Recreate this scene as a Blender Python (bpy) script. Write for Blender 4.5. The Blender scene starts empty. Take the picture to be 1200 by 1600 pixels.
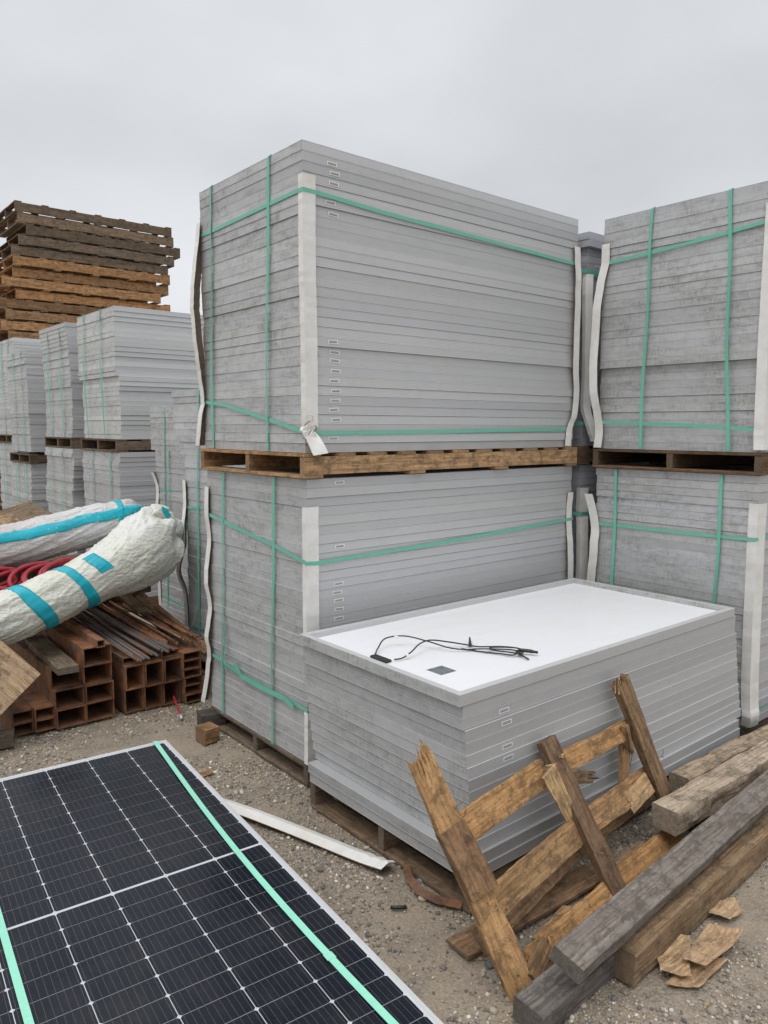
import bpy, math, random
import numpy as np
from mathutils import Vector, Matrix, noise
PI = math.pi
random.seed(7)
C = bpy.context.scene.collection
scene = bpy.context.scene

# ------------------------------------------------------------------ camera
YAW, PITCH, ROLL = 0.8771, -0.1123, 0.0026
EYE = Vector((-2.2102, -3.2996, 1.9611))
cam_d = bpy.data.cameras.new('camera'); cam = bpy.data.objects.new('camera', cam_d); C.objects.link(cam)
d = Vector((math.cos(YAW)*math.cos(PITCH), math.sin(YAW)*math.cos(PITCH), math.sin(PITCH)))
r = Vector((math.sin(YAW), -math.cos(YAW), 0)); u_ = r.cross(d)
r2 = r*math.cos(ROLL) + u_*math.sin(ROLL); u2 = -r*math.sin(ROLL) + u_*math.cos(ROLL)
m = Matrix((r2, u2, -d)).transposed().to_4x4(); m.translation = EYE
cam.matrix_world = m
cam_d.sensor_fit = 'VERTICAL'; cam_d.sensor_height = 36; cam_d.lens = 36*1179.4/1600
cam_d.clip_start = 0.05; cam_d.clip_end = 3000
scene.camera = cam

# ------------------------------------------------------------------ sky, sun, exposure
SUN_EL, SUN_AZ = math.radians(62), math.radians(205)      # direction the light comes from, seen from above
w = bpy.data.worlds.new('World'); scene.world = w; w.use_nodes = True
nt = w.node_tree; N = nt.nodes; N.clear()
def nd(t, **k):
    n = N.new(t)
    for a, b in k.items(): setattr(n, a, b)
    return n
out = nd('ShaderNodeOutputWorld')
sky = nd('ShaderNodeTexSky', sky_type='NISHITA', sun_disc=False, sun_elevation=SUN_EL, sun_rotation=PI/2-SUN_AZ, air_density=1.0, dust_density=4.0)
bg1 = nd('ShaderNodeBackground'); bg1.inputs['Strength'].default_value = 0.02
nt.links.new(sky.outputs[0], bg1.inputs['Color'])
tc = nd('ShaderNodeTexCoord'); sep = nd('ShaderNodeSeparateXYZ'); nt.links.new(tc.outputs['Generated'], sep.inputs[0])
ramp = nd('ShaderNodeValToRGB')                           # overcast: the cloud deck is brightest overhead
el = ramp.color_ramp.elements
el[0].position = 0.0; el[0].color = (.67, .68, .70, 1)
el[1].position = 1.0; el[1].color = (1.25, 1.27, 1.31, 1)
for p, v in ((.12, .66), (.3, .60), (.5, .66), (.7, 1.0)):
    e = el.new(p); e.color = (v*.985, v*.995, v*1.015, 1)
nt.links.new(sep.outputs['Z'], ramp.inputs[0])
mp = nd('ShaderNodeMapping'); mp.inputs['Scale'].default_value = (1.0, 1.0, 2.2); nt.links.new(tc.outputs['Generated'], mp.inputs[0])
nz = nd('ShaderNodeTexNoise'); nz.inputs['Scale'].default_value = 1.9; nz.inputs['Detail'].default_value = 5; nz.inputs['Roughness'].default_value = .45
nt.links.new(mp.outputs[0], nz.inputs['Vector'])
mr = nd('ShaderNodeMapRange'); mr.inputs[1].default_value = .3; mr.inputs[2].default_value = .7; mr.inputs[3].default_value = .82; mr.inputs[4].default_value = 1.14
nt.links.new(nz.outputs[0], mr.inputs[0])
bg2 = nd('ShaderNodeBackground'); nt.links.new(ramp.outputs[0], bg2.inputs['Color']); nt.links.new(mr.outputs[0], bg2.inputs['Strength'])
ad = nd('ShaderNodeAddShader'); nt.links.new(bg1.outputs[0], ad.inputs[0]); nt.links.new(bg2.outputs[0], ad.inputs[1]); nt.links.new(ad.outputs[0], out.inputs[0])

sd = bpy.data.lights.new('sun', 'SUN'); sd.energy = 0.9; sd.angle = math.radians(35); sd.color = (1, .975, .94)
sun = bpy.data.objects.new('sun', sd); C.objects.link(sun)
sv = Vector((math.cos(SUN_EL)*math.cos(SUN_AZ), math.cos(SUN_EL)*math.sin(SUN_AZ), math.sin(SUN_EL)))
sun.rotation_euler = sv.to_track_quat('Z', 'Y').to_euler()
scene.view_settings.view_transform = 'Standard'; scene.view_settings.look = 'None'
scene.view_settings.exposure = 0.15; scene.view_settings.gamma = 1
scene.render.engine = 'CYCLES'

# ------------------------------------------------------------------ materials
class Mat:
    def __init__(s, name):
        s.m = bpy.data.materials.new(name); s.m.use_nodes = True; s.t = s.m.node_tree
        s.b = s.t.nodes['Principled BSDF']
    def n(s, t, inp=None, **k):
        n = s.t.nodes.new(t)
        for a, b in k.items(): setattr(n, a, b)
        for a, b in (inp or {}).items():
            if isinstance(b, bpy.types.NodeSocket): s.t.links.new(b, n.inputs[a])
            else: n.inputs[a].default_value = b
        return n
    def link(s, a, b): s.t.links.new(a, b)
    def set(s, **k):
        for a, b in k.items():
            a = a.replace('_', ' ')
            if isinstance(b, bpy.types.NodeSocket): s.link(b, s.b.inputs[a])
            else: s.b.inputs[a].default_value = b
    def math(s, op, a, b=0.0, c=0.0):
        return s.n('ShaderNodeMath', {0: a, 1: b, 2: c}, operation=op).outputs[0]
    def mix(s, f, a, b, mode='MIX'):
        n = s.n('ShaderNodeMix', data_type='RGBA', blend_type=mode)
        for k, v in ((0, f), (6, a), (7, b)):
            if isinstance(v, bpy.types.NodeSocket): s.link(v, n.inputs[k])
            else: n.inputs[k].default_value = v
        return n.outputs[2]
    def noise(s, vec, scale, detail=4, rough=.55, dist=0):
        return s.n('ShaderNodeTexNoise', {'Vector': vec, 'Scale': scale, 'Detail': detail, 'Roughness': rough, 'Distortion': dist}).outputs[0]
    def range(s, v, a, b, c, d):
        return s.n('ShaderNodeMapRange', {0: v, 1: a, 2: b, 3: c, 4: d}).outputs[0]
    def map(s, vec, scale=(1, 1, 1), loc=(0, 0, 0)):
        return s.n('ShaderNodeMapping', {'Vector': vec, 'Scale': scale, 'Location': loc}).outputs[0]
    def bump(s, h, strength=.5, dist=.005):
        s.link(s.n('ShaderNodeBump', {'Height': h, 'Strength': strength, 'Distance': dist}).outputs[0], s.b.inputs['Normal'])
    def shifted(s):    # object coordinates moved by a random amount per object
        tcn = s.n('ShaderNodeTexCoord'); oi = s.n('ShaderNodeObjectInfo')
        r = s.math('MULTIPLY', oi.outputs['Random'], 37.0)
        v = s.n('ShaderNodeVectorMath', {0: tcn.outputs['Object'], 1: s.n('ShaderNodeCombineXYZ', {0: r, 1: r, 2: r}).outputs[0]}, operation='ADD').outputs[0]
        return v, tcn, oi

def mk_alu():
    M = Mat('anodised_aluminium'); v, tcn, oi = M.shifted()
    pos = M.n('ShaderNodeNewGeometry').outputs['Position']
    nrm = M.n('ShaderNodeSeparateXYZ', {0: tcn.outputs['Normal']})
    end = M.math('GREATER_THAN', M.math('ABSOLUTE', nrm.outputs[0]), .6)      # the short ends stood in the weather
    g1 = M.noise(M.map(v, (3.5, 3.5, 14)), 2.6, 7, .7, .3)
    g2 = M.noise(M.map(pos, (1.1, 1.1, 1.7)), 2.2, 6, .62)
    g3 = M.noise(M.map(v, (26, 26, 5)), 3.0, 5, .65)
    g4 = M.noise(M.map(pos, (1, 1, 1.6)), 15, 6, .7)
    dirt = M.math('MULTIPLY', M.range(g1, .38, .64, .1, 1), M.range(g2, .36, .60, .15, 1))
    dirt = M.math('MULTIPLY', dirt, M.range(g3, .35, .62, .25, 1.15))
    dirt = M.math('ADD', dirt, M.math('MULTIPLY', M.range(g4, .52, .70, 0, 1), .30))
    dirt = M.math('MULTIPLY', dirt, M.range(end, 0, 1, .10, .60))
    sp = M.noise(v, 70, 3, .6)
    base = M.mix(1.0, (.53, .54, .545, 1), oi.outputs['Color'], 'MULTIPLY')
    rnd = M.range(oi.outputs['Random'], 0, 1, .93, 1.05)
    base = M.mix(1.0, base, M.n('ShaderNodeCombineColor', {0: rnd, 1: rnd, 2: rnd}).outputs[0], 'MULTIPLY')
    z = M.n('ShaderNodeSeparateXYZ', {0: tcn.outputs['Object']}).outputs[2]
    line = M.math('SINE', M.math('MULTIPLY', z, 2*PI/.0085))
    lc = M.range(line, .45, 1.0, 1.0, .94)
    base = M.mix(1.0, base, M.n('ShaderNodeCombineColor', {0: lc, 1: lc, 2: lc}).outputs[0], 'MULTIPLY')
    base = M.mix(dirt, base, (.135, .128, .115, 1))
    base = M.mix(M.range(sp, .68, .74, 0, .4), base, (.2, .18, .15, 1))
    M.set(Base_Color=base, Roughness=M.range(g1, .3, .7, .42, .6), Metallic=.25)
    M.bump(M.math('ADD', M.math('MULTIPLY', line, .35), M.math('MULTIPLY', sp, .4)), .35, .0012)
    return M.m
def mk_wood(name='wood'):
    # grain along local X, the colour is the board's own object colour
    M = Mat(name); v, tcn, oi = M.shifted()
    warp = M.noise(M.map(v, (3, 8, 8)), 1.5, 3, .5)
    vv = M.n('ShaderNodeVectorMath', {0: v, 1: M.n('ShaderNodeCombineXYZ', {0: 0.0, 1: M.math('MULTIPLY', warp, .03), 2: M.math('MULTIPLY', warp, .03)}).outputs[0]}, operation='ADD').outputs[0]
    a = M.noise(M.map(vv, (1.2, 55, 55)), 1.6, 5, .6)
    c = M.noise(M.map(vv, (4, 190, 190)), 2.2, 3, .6)
    b = M.noise(M.map(v, (4, 7, 7)), 2.0, 6, .65)
    st = M.noise(M.map(v, (7, 10, 10), (3, 1, 8)), 1.7, 8, .78, .3)
    fl = M.noise(M.map(v, (28, 45, 45), (5, 2, 1)), 1.6, 6, .7)
    saw = M.noise(M.map(v, (260, 3, 3)), 1.0, 2, .5)
    rnd = M.range(oi.outputs['Random'], 0, 1, .85, 1.12)
    base = M.mix(1.0, oi.outputs['Color'], M.n('ShaderNodeCombineColor', {0: rnd, 1: rnd, 2: rnd}).outputs[0], 'MULTIPLY')
    dk = M.mix(1.0, base, (.48, .41, .34, 1), 'MULTIPLY'); lt = M.mix(1.0, base, (1.36, 1.33, 1.26, 1), 'MULTIPLY')
    col = M.mix(M.range(a, .36, .64, 0, 1), dk, lt)
    col = M.mix(M.range(b, .36, .64, 0, .65), col, base)
    col = M.mix(M.range(c, .55, .70, 0, .5), col, dk)
    col = M.mix(M.range(saw, .5, .7, 0, .22), col, dk)
    grime = M.mix(.25, (.045, .033, .024, 1), base)
    col = M.mix(M.range(st, .47, .60, 0, .80), col, grime)
    col = M.mix(M.range(fl, .58, .68, 0, .7), col, (.045, .033, .025, 1))
    endg = M.math('GREATER_THAN', M.math('ABSOLUTE', M.n('ShaderNodeSeparateXYZ', {0: tcn.outputs['Normal']}).outputs[0]), .75)
    col = M.mix(M.math('MULTIPLY', endg, .55), col, M.mix(.35, (.10, .088, .075, 1), base))
    M.set(Base_Color=col, Roughness=.88, Specular_IOR_Level=.2)
    h = M.math('ADD', M.math('MULTIPLY', a, .6), M.math('ADD', M.math('MULTIPLY', c, .5), M.math('MULTIPLY', M.math('ADD', st, fl), .4)))
    M.bump(h, .9, .005)
    return M.m
def mk_rust(name, gray):
    M = Mat(name); v, tcn, oi = M.shifted()
    a = M.noise(v, 9, 6, .65); b = M.noise(v, 60, 4, .6); c = M.noise(M.map(v, (30, 1.2, 30)), 1.5, 4, .6)
    col = M.mix(M.range(a, .35, .65, 0, 1), (.075, .036, .02, 1), (.37, .15, .055, 1))
    col = M.mix(M.range(b, .5, .7, 0, .6), col, (.09, .04, .02, 1))
    col = M.mix(M.math('MULTIPLY', M.range(c, .50-.14*gray, .64-.12*gray, 0, 1), gray), col, (.15, .14, .135, 1))
    rnd = M.range(oi.outputs['Random'], 0, 1, .75, 1.15)
    col = M.mix(1.0, col, M.n('ShaderNodeCombineColor', {0: rnd, 1: rnd, 2: rnd}).outputs[0], 'MULTIPLY')
    M.set(Base_Color=col, Roughness=.8, Metallic=.1); M.bump(b, .5, .002)
    return M.m
def mk_plain(name, col, rough=.5, var=.12, scale=30, bump=.2, dirt=0.0, dirtcol=(.2, .17, .12, 1), coat=0, metal=0, spec=.5, bdist=.002):
    M = Mat(name); v, tcn, oi = M.shifted()
    a = M.noise(v, scale, 5, .6); b = M.noise(v, scale*.18, 6, .65)
    c = M.mix(M.range(a, .3, .7, 0, 1), tuple(x*(1-var) for x in col[:3])+(1,), tuple(min(1, x*(1+var)) for x in col[:3])+(1,))
    if dirt: c = M.mix(M.range(b, .48, .72, 0, dirt), c, dirtcol)
    M.set(Base_Color=c, Roughness=rough, Metallic=metal, Specular_IOR_Level=spec)
    if coat: M.set(Coat_Weight=coat, Coat_Roughness=.05)
    if bump: M.bump(a, bump, bdist)
    return M.m
def mk_tarp(name, col, yellow):
    M = Mat(name); v, tcn, oi = M.shifted()
    a = M.noise(M.map(v, (2, 5, 5)), 3, 6, .6, 1.2); b = M.noise(v, 24, 5, .6); c = M.noise(v, 1.6, 4, .5)
    def ridge(vec, sc, dist): return M.math('SUBTRACT', 1.0, M.math('MULTIPLY', M.math('ABSOLUTE', M.math('SUBTRACT', M.noise(vec, sc, 2, .5, dist), .5)), 5.0))
    r1 = ridge(M.map(v, (4, 9, 9)), 1.1, .8); r2 = ridge(M.map(v, (9, 6, 12), (2, 5, 1)), 1.6, 1.0); r3 = ridge(v, 22, .8)
    k = M.mix(M.range(c, .4, .62, 0, 1), col, yellow)
    k = M.mix(M.range(a, .55, .72, 0, .22), k, (.40, .37, .31, 1))
    k = M.mix(M.range(r2, .8, 1, 0, .14), k, (.85, .85, .82, 1))
    M.set(Base_Color=k, Roughness=.36, Specular_IOR_Level=.5)
    h = M.math('ADD', M.math('MULTIPLY', r1, 1.0), M.math('ADD', M.math('MULTIPLY', r2, .7), M.math('MULTIPLY', r3, .10)))
    M.bump(h, .45, .012)
    return M.m
def mk_ground():
    M = Mat('gravel_dirt'); pos = M.n('ShaderNodeTexCoord').outputs['Object']
    big = M.noise(pos, .9, 5, .6); mid = M.noise(pos, 5, 5, .65); fine = M.noise(pos, 90, 4, .7)
    vor = M.n('ShaderNodeTexVoronoi', {'Vector': pos, 'Scale': 85.0}); vor2 = M.n('ShaderNodeTexVoronoi', {'Vector': pos, 'Scale': 170.0})
    grav = M.n('ShaderNodeValToRGB', {0: M.n('ShaderNodeSeparateColor', {0: vor.outputs['Color']}).outputs[0]})
    e = grav.color_ramp.elements; e[0].color = (.12, .10, .08, 1); e[1].color = (.46, .41, .34, 1); e.new(.5).color = (.24, .205, .16, 1)
    g2 = M.n('ShaderNodeValToRGB', {0: M.n('ShaderNodeSeparateColor', {0: vor2.outputs['Color']}).outputs[1]})
    e = g2.color_ramp.elements; e[0].color = (.14, .12, .092, 1); e[1].color = (.38, .33, .27, 1)
    sand = M.mix(M.range(fine, .3, .7, 0, 1), (.25, .205, .155, 1), (.40, .34, .265, 1))
    sel = M.range(M.math('ADD', M.math('MULTIPLY', mid, .6), M.math('MULTIPLY', big, .5)), .47, .62, 0, 1)
    col = M.mix(sel, sand, M.mix(.5, grav.outputs[0], g2.outputs[0]))
    col = M.mix(M.range(mid, .35, .7, 0, .35), col, (.20, .17, .13, 1))
    M.set(Base_Color=col, Roughness=.95, Specular_IOR_Level=.2)
    h = M.math('ADD', M.math('MULTIPLY', M.math('SUBTRACT', 1.0, vor.outputs['Distance']), .6), M.math('ADD', M.math('MULTIPLY', M.math('SUBTRACT', 1.0, vor2.outputs['Distance']), .3), M.math('MULTIPLY', fine, .5)))
    M.bump(h, .9, .008)
    return M.m
def mk_gravel():
    M = Mat('pebble_stone'); at = M.n('ShaderNodeAttribute', attribute_name='tint'); pos = M.n('ShaderNodeTexCoord').outputs['Object']
    a = M.noise(pos, 160, 3, .6)
    c = M.mix(1.0, at.outputs['Color'], M.n('ShaderNodeCombineColor', {0: M.range(a, .3, .7, .8, 1.1), 1: M.range(a, .3, .7, .8, 1.1), 2: M.range(a, .3, .7, .8, 1.1)}).outputs[0], 'MULTIPLY')
    M.set(Base_Color=c, Roughness=.85, Specular_IOR_Level=.3); return M.m
def mk_cell():
    M = Mat('solar_cell_under_glass'); v, tcn, oi = M.shifted()
    sx = M.n('ShaderNodeSeparateXYZ', {0: tcn.outputs['Object']}).outputs[0]
    a = M.noise(v, 1.4, 4, .6); b = M.noise(v, 220, 2, .5)
    fing = M.math('SINE', M.math('MULTIPLY', sx, 2*PI/.0026))
    c = M.mix(M.range(a, .35, .65, 0, 1), (.004, .0065, .013, 1), (.007, .0095, .017, 1))
    c = M.mix(M.range(fing, .4, 1, 0, .04), c, (.08, .08, .10, 1))
    c = M.mix(M.range(b, .62, .8, 0, .25), c, (.16, .16, .15, 1))
    d = M.noise(v, 3.2, 7, .7); d2 = M.noise(M.map(v, (7, 2, 1)), 4, 6, .7, .5)
    c = M.mix(M.math('MULTIPLY', M.range(d, .42, .68, 0, 1), M.range(d2, .4, .66, .2, 1)), c, (.024, .026, .030, 1))
    M.set(Base_Color=c, Roughness=M.range(d, .35, .65, .14, .26), Specular_IOR_Level=.17); return M.m

ALU, WOOD = mk_alu(), mk_wood()
RUST, RUSTG = mk_rust('rusty_steel', .35), mk_rust('rusty_bar_steel', 1.0)
STRAP = mk_plain('green_strapping', (.15, .47, .36), .35, .08, 60, .1, .22, (.30, .42, .36, 1))
STRAPL = mk_plain('pale_green_strapping', (.27, .66, .50), .4, .06, 60, .1, .12, (.40, .5, .42, 1))
CARD = mk_plain('white_card', (.74, .735, .71), .65, .06, 14, .5, .45, (.46, .40, .31, 1), bdist=.008)
CARDIN = mk_plain('brown_card_core', (.20, .155, .11), .85, .15, 30, .2)
WHITE = mk_plain('white_backsheet', (.74, .75, .78), .35, .02, 7, .05, .35, (.62, .58, .50, 1))
BLACK = mk_plain('black_plastic', (.012, .012, .013), .4, .2, 40, .1)
PAPER = mk_plain('sticker_paper', (.82, .82, .80), .6, .03, 30, 0)
INK = mk_plain('printed_ink', (.22, .22, .22), .6, .3, 400, 0)
SILVER = mk_plain('silver_sticker', (.13, .16, .17), .3, .5, 60, 0)
TAPE = mk_plain('teal_tape', (.008, .40, .50), .38, .12, 14, .5, .12, (.2, .42, .45, 1), bdist=.006)
TARP1 = mk_tarp('greenish_plastic_film', (.68, .69, .65, 1), (.63, .64, .55, 1))
TARP2 = mk_tarp('greyish_plastic_film', (.62, .62, .62, 1), (.50, .46, .44, 1))
REDH = mk_plain('red_rubber', (.32, .022, .035), .5, .25, 20, .3, .3, (.16, .04, .04, 1))
def mk_back():
    M = Mat('dusty_white_backsheet'); v, tcn, oi = M.shifted()
    a = M.noise(M.map(v, (1.2, 3, 1)), 2.2, 6, .65); b = M.noise(M.map(v, (16, 44, 1)), 1.5, 5, .7, .6); c = M.noise(v, 160, 3, .6)
    k = M.mix(M.range(a, .45, .7, 0, .5), (.76, .77, .80, 1), (.68, .66, .62, 1))
    k = M.mix(M.range(b, .60, .70, 0, .35), k, (.50, .49, .47, 1))
    k = M.mix(M.range(c, .70, .76, 0, .5), k, (.35, .32, .28, 1))
    M.set(Base_Color=k, Roughness=M.range(a, .3, .7, .28, .5)); return M.m
WHITE = mk_back()
CELL = mk_cell()
FRAMEW = mk_plain('bright_frame_aluminium', (.63, .63, .62), .4, .04, 30, .1, .15, (.3, .28, .25, 1), metal=.4)
BUS = mk_plain('solder_ribbon', (.10, .10, .11), .5, .1, 40, 0)
GAPM = mk_plain('cell_gap_white', (.50, .52, .55), .35, .05, 40, 0)

# ------------------------------------------------------------------ object helpers
def tag(o, label=None, cat=None, group=None, kind=None):
    if label: o['label'] = label
    if cat: o['category'] = cat
    if group: o['group'] = group
    if kind: o['kind'] = kind
    return o
def empty(name, loc, label, cat, group=None, rz=0):
    o = bpy.data.objects.new(name, None); C.objects.link(o); o.location = loc; o.rotation_euler = (0, 0, rz); o.empty_display_size = .1
    return tag(o, label, cat, group)
def mesh(name, V, F, mats, mi=None, smooth=False):
    me = bpy.data.meshes.new(name); me.from_pydata([tuple(v) for v in V], [], F)
    for k in (mats if isinstance(mats, (list, tuple)) else [mats]): me.materials.append(k)
    if mi: me.polygons.foreach_set('material_index', mi)
    if smooth: me.polygons.foreach_set('use_smooth', [True]*len(F))
    me.update(); return me
def link(name, me, parent=None, loc=(0, 0, 0), rot=None, col=None):
    o = bpy.data.objects.new(name, me); C.objects.link(o); o.location = loc
    if rot is not None: o.rotation_euler = rot
    if parent: o.parent = parent
    if col: o.color = (*col, 1)
    return o

def chamfer_box(name, L, W, T, c, mat, lips=False):
    """box from (0,0,0) to (L,W,T), horizontal edges chamfered by c; lips = the shallow steps of an extruded frame"""
    prof = [(0, c), (c, 0)] + ([(.0030, .0), (.0036, .0008), (T-.0042, .0008), (T-.0036, 0)] if lips else []) + [(T-c, 0), (T, c)]
    V = []
    for z, i in prof: V += [(i, i, z), (L-i, i, z), (L-i, W-i, z), (i, W-i, z)]
    F = []; n = len(prof)
    for k in range(n-1):
        for j in range(4):
            a = k*4+j; b = k*4+(j+1) % 4; F.append((a, b, b+4, a+4))
    q = (n-1)*4
    F += [(3, 2, 1, 0), (q, q+1, q+2, q+3)]
    return mesh(name, V, F, mat)

def board_mesh(name, L, w, t, mat, seed=0, jag0=0, jag1=0, rough=.0015, hollow=None, bend=0, seg=.06, taper=0):
    """a sawn board along +X, centred on Y and Z; ends may be splintered"""
    rnd = random.Random(seed); nx = max(2, min(60, int(L/seg))); ny = 16 if (jag0 or jag1) else 3; nz = 3
    ring = []
    c = min(w, t)*.05
    def side(n, a, b): return [a+(b-a)*i/n for i in range(n)]
    for y in side(ny, -w/2+c, w/2-c): ring.append((y, -t/2))
    ring.append((w/2-c, -t/2))
    for z in side(nz, -t/2+c, t/2-c): ring.append((w/2, z))
    ring.append((w/2, t/2-c))
    for y in side(ny, w/2-c, -w/2+c): ring.append((y, t/2))
    ring.append((-w/2+c, t/2))
    for z in side(nz, t/2-c, -t/2+c): ring.append((-w/2, z))
    ring.append((-w/2, -t/2+c))
    n = len(ring); V = []; off = Vector((rnd.random()*50, rnd.random()*50, rnd.random()*50))
    def jit(y, z, amp): return amp*(noise.noise(Vector((y*70, z*70, 0))+off)*.35 + noise.noise(Vector((y*230, z*230, 5))+off)*1.2) if amp else 0
    for i in range(nx+1):
        s = i/nx; x = L*s
        for (y, z) in ring:
            k = Vector((x*5, y*14, z*14))+off
            xx = x
            if jag0: xx += jit(y, z, jag0)*max(0, 1-s*12) if s < .17 else 0
            if jag1: xx += jit(y, z, jag1)*max(0, 1-(1-s)*12) if s > .83 else 0
            e = noise.noise(k)*rough*2 + noise.noise(k*4)*rough
            f = 1 - taper*s
            V.append((xx, (y + e*(1 if y > 0 else -1)*(abs(y) > w*.3))*f, (z + noise.noise(k+Vector((9, 0, 0)))*rough)*f + bend*math.sin(PI*s)))
    F = []
    for i in range(nx):
        for j in range(n):
            a = i*n+j; b = i*n+(j+1) % n; F.append((a, b, b+n, a+n))
    for i0, rev, jg in ((0, True, jag0), (nx*n, False, jag1)):
        cidx = len(V); x = sum(V[i0+j][0] for j in range(n))/n
        inner = len(V)
        for j in range(n):
            p = V[i0+j]; q = (p[0]+(jit(p[1]*.5, p[2]*.5, jg) if jg else 0), p[1]*.55, p[2]*.55+(bend*0)); V.append(q)
        V.append((x, 0, sum(V[i0+j][2] for j in range(n))/n)); cc = len(V)-1
        for j in range(n):
            a, b = i0+j, i0+(j+1) % n; c1, d1 = inner+j, inner+(j+1) % n
            F.append((a, c1, d1, b) if not rev else (b, d1, c1, a)); F.append((c1, cc, d1) if not rev else (d1, cc, c1))
    F = [tuple(reversed(f)) if False else f for f in F]
    return mesh(name, V, F, mat)

def place(name, me, p0, p1, up=(0, 0, 1), parent=None, col=None):
    """put a board mesh (along +X) from p0 towards p1 with its Z near up"""
    p0 = Vector(p0); X = (Vector(p1)-p0).normalized(); Y = Vector(up).cross(X).normalized(); Z = X.cross(Y)
    M = Matrix((X, Y, Z)).transposed().to_4x4(); M.translation = p0
    o = bpy.data.objects.new(name, me); C.objects.link(o)
    if parent:
        o.parent = parent; M = Matrix.Translation(-parent.location) @ M
    o.matrix_local = M
    if col: o.color = (*col, 1)
    return o
def beam(name, p0, p1, w, t, col, up=(0, 0, 1), parent=None, seed=0, mat=None, **k):
    L = (Vector(p1)-Vector(p0)).length
    return place(name, board_mesh(name, L, w, t, mat or WOOD, seed, **k), p0, p1, up, parent, col)

def catmull(P, n=8):
    P = [Vector(p) for p in P]; Q = [P[0]*2-P[1]]+P+[P[-1]*2-P[-2]]; out = []
    for i in range(1, len(Q)-2):
        for k in range(n):
            t = k/n; a, b, c, d = Q[i-1:i+3]
            out.append(.5*((2*b)+(c-a)*t+(2*a-5*b+4*c-d)*t*t+(3*b-a-3*c+d)*t*t*t))
    out.append(P[-1]); return out
def tube_geo(P, rad, n=8, caps=True):
    V = []; F = []; prev = None
    for i, p in enumerate(P):
        t = (P[min(i+1, len(P)-1)]-P[max(i-1, 0)]).normalized()
        if prev is None: a = t.orthogonal().normalized()
        else: a = (prev - t*prev.dot(t)).normalized()
        prev = a; b = t.cross(a); R = rad(i/(len(P)-1)) if callable(rad) else rad
        for k in range(n):
            th = 2*PI*k/n; V.append(p + (a*math.cos(th)+b*math.sin(th))*R)
    for i in range(len(P)-1):
        for k in range(n):
            q = i*n+k; s = i*n+(k+1) % n; F.append((q, s, s+n, q+n))
    if caps: F.append(tuple(reversed(range(n)))); F.append(tuple((len(P)-1)*n+k for k in range(n)))
    return V, F
def tube(name, P, rad, mat, parent=None, n=8, sm=6, col=None):
    P = catmull(P, sm) if sm else [Vector(p) for p in P]
    if parent: P = [p-parent.location for p in P]
    V, F = tube_geo(P, rad, n); return link(name, mesh(name, V, F, mat, smooth=True), parent, col=col)
def strap(pts, normals, parent, width=.024, mat=None, name='strap', thick=.0016, sub=1):
    """flat band through pts; normals = outward normal at each point"""
    P = [Vector(p)-(parent.location if parent else Vector()) for p in pts]; Nn = [Vector(n).normalized() for n in normals]
    V = []; F = []
    for i, p in enumerate(P):
        t = (P[min(i+1, len(P)-1)]-P[max(i-1, 0)]).normalized(); n = (Nn[i]-t*Nn[i].dot(t)).normalized(); s = t.cross(n).normalized()*width/2
        V += [p+s, p-s, p-s+n*thick, p+s+n*thick]
    for i in range(len(P)-1):
        for k in range(4):
            a = i*4+k; b = i*4+(k+1) % 4; F.append((a, a+4, b+4, b))
    F += [(0, 1, 2, 3), tuple(len(V)-4+k for k in (3, 2, 1, 0))]
    return link(name, mesh(name, V, F, mat or STRAP), parent)
def guard(path, dirs, parent, leg=(.05, .08), th=.004, name='edge_guard', inner=CARDIN):
    """folded card angle: path = corner points top to bottom, dirs = (legdirA, legdirB) or one pair per point"""
    V = []; F = []; mi = []
    L0 = parent.location if parent else Vector()
    if not isinstance(dirs, list) and not isinstance(dirs[0], list):
        path = catmull(path, 5)
        gseed = Vector((path[0].z*7, path[0].x*5, 0))
        q = []
        for p in path:
            k = Vector((0, 0, p.z*9))+gseed; k2 = Vector((4, 0, p.z*30))+gseed
            q.append(p+(Vector(dirs[0])+Vector(dirs[1])).normalized()*(-abs(noise.noise(k))*.006-abs(noise.noise(k2))*.003)+Vector(dirs[1])*noise.noise(k2)*.003)
        path = q
    for i, p in enumerate(path):
        dA, dB = dirs if not isinstance(dirs[0], list) else dirs[i]
        dA = Vector(dA).normalized(); dB = Vector(dB).normalized(); p = Vector(p)-L0
        o = -(dA+dB)*th
        V += [p+o, p+dB*leg[1]-dA*th, p+dB*leg[1], p, p+dA*leg[0], p+dA*leg[0]-dB*th]
    for i in range(len(path)-1):
        for k in range(6):
            a = i*6+k; b = i*6+(k+1) % 6; F.append((a, b, b+6, a+6)); mi.append(1 if k in (1, 2, 3, 4) else 0)
    F += [(5, 4, 3, 2, 1, 0), tuple(len(V)-6+k for k in range(6))]; mi += [1, 1]
    me = mesh(name, V, F, [CARD, inner], mi)
    return link(name, me, parent)

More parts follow.
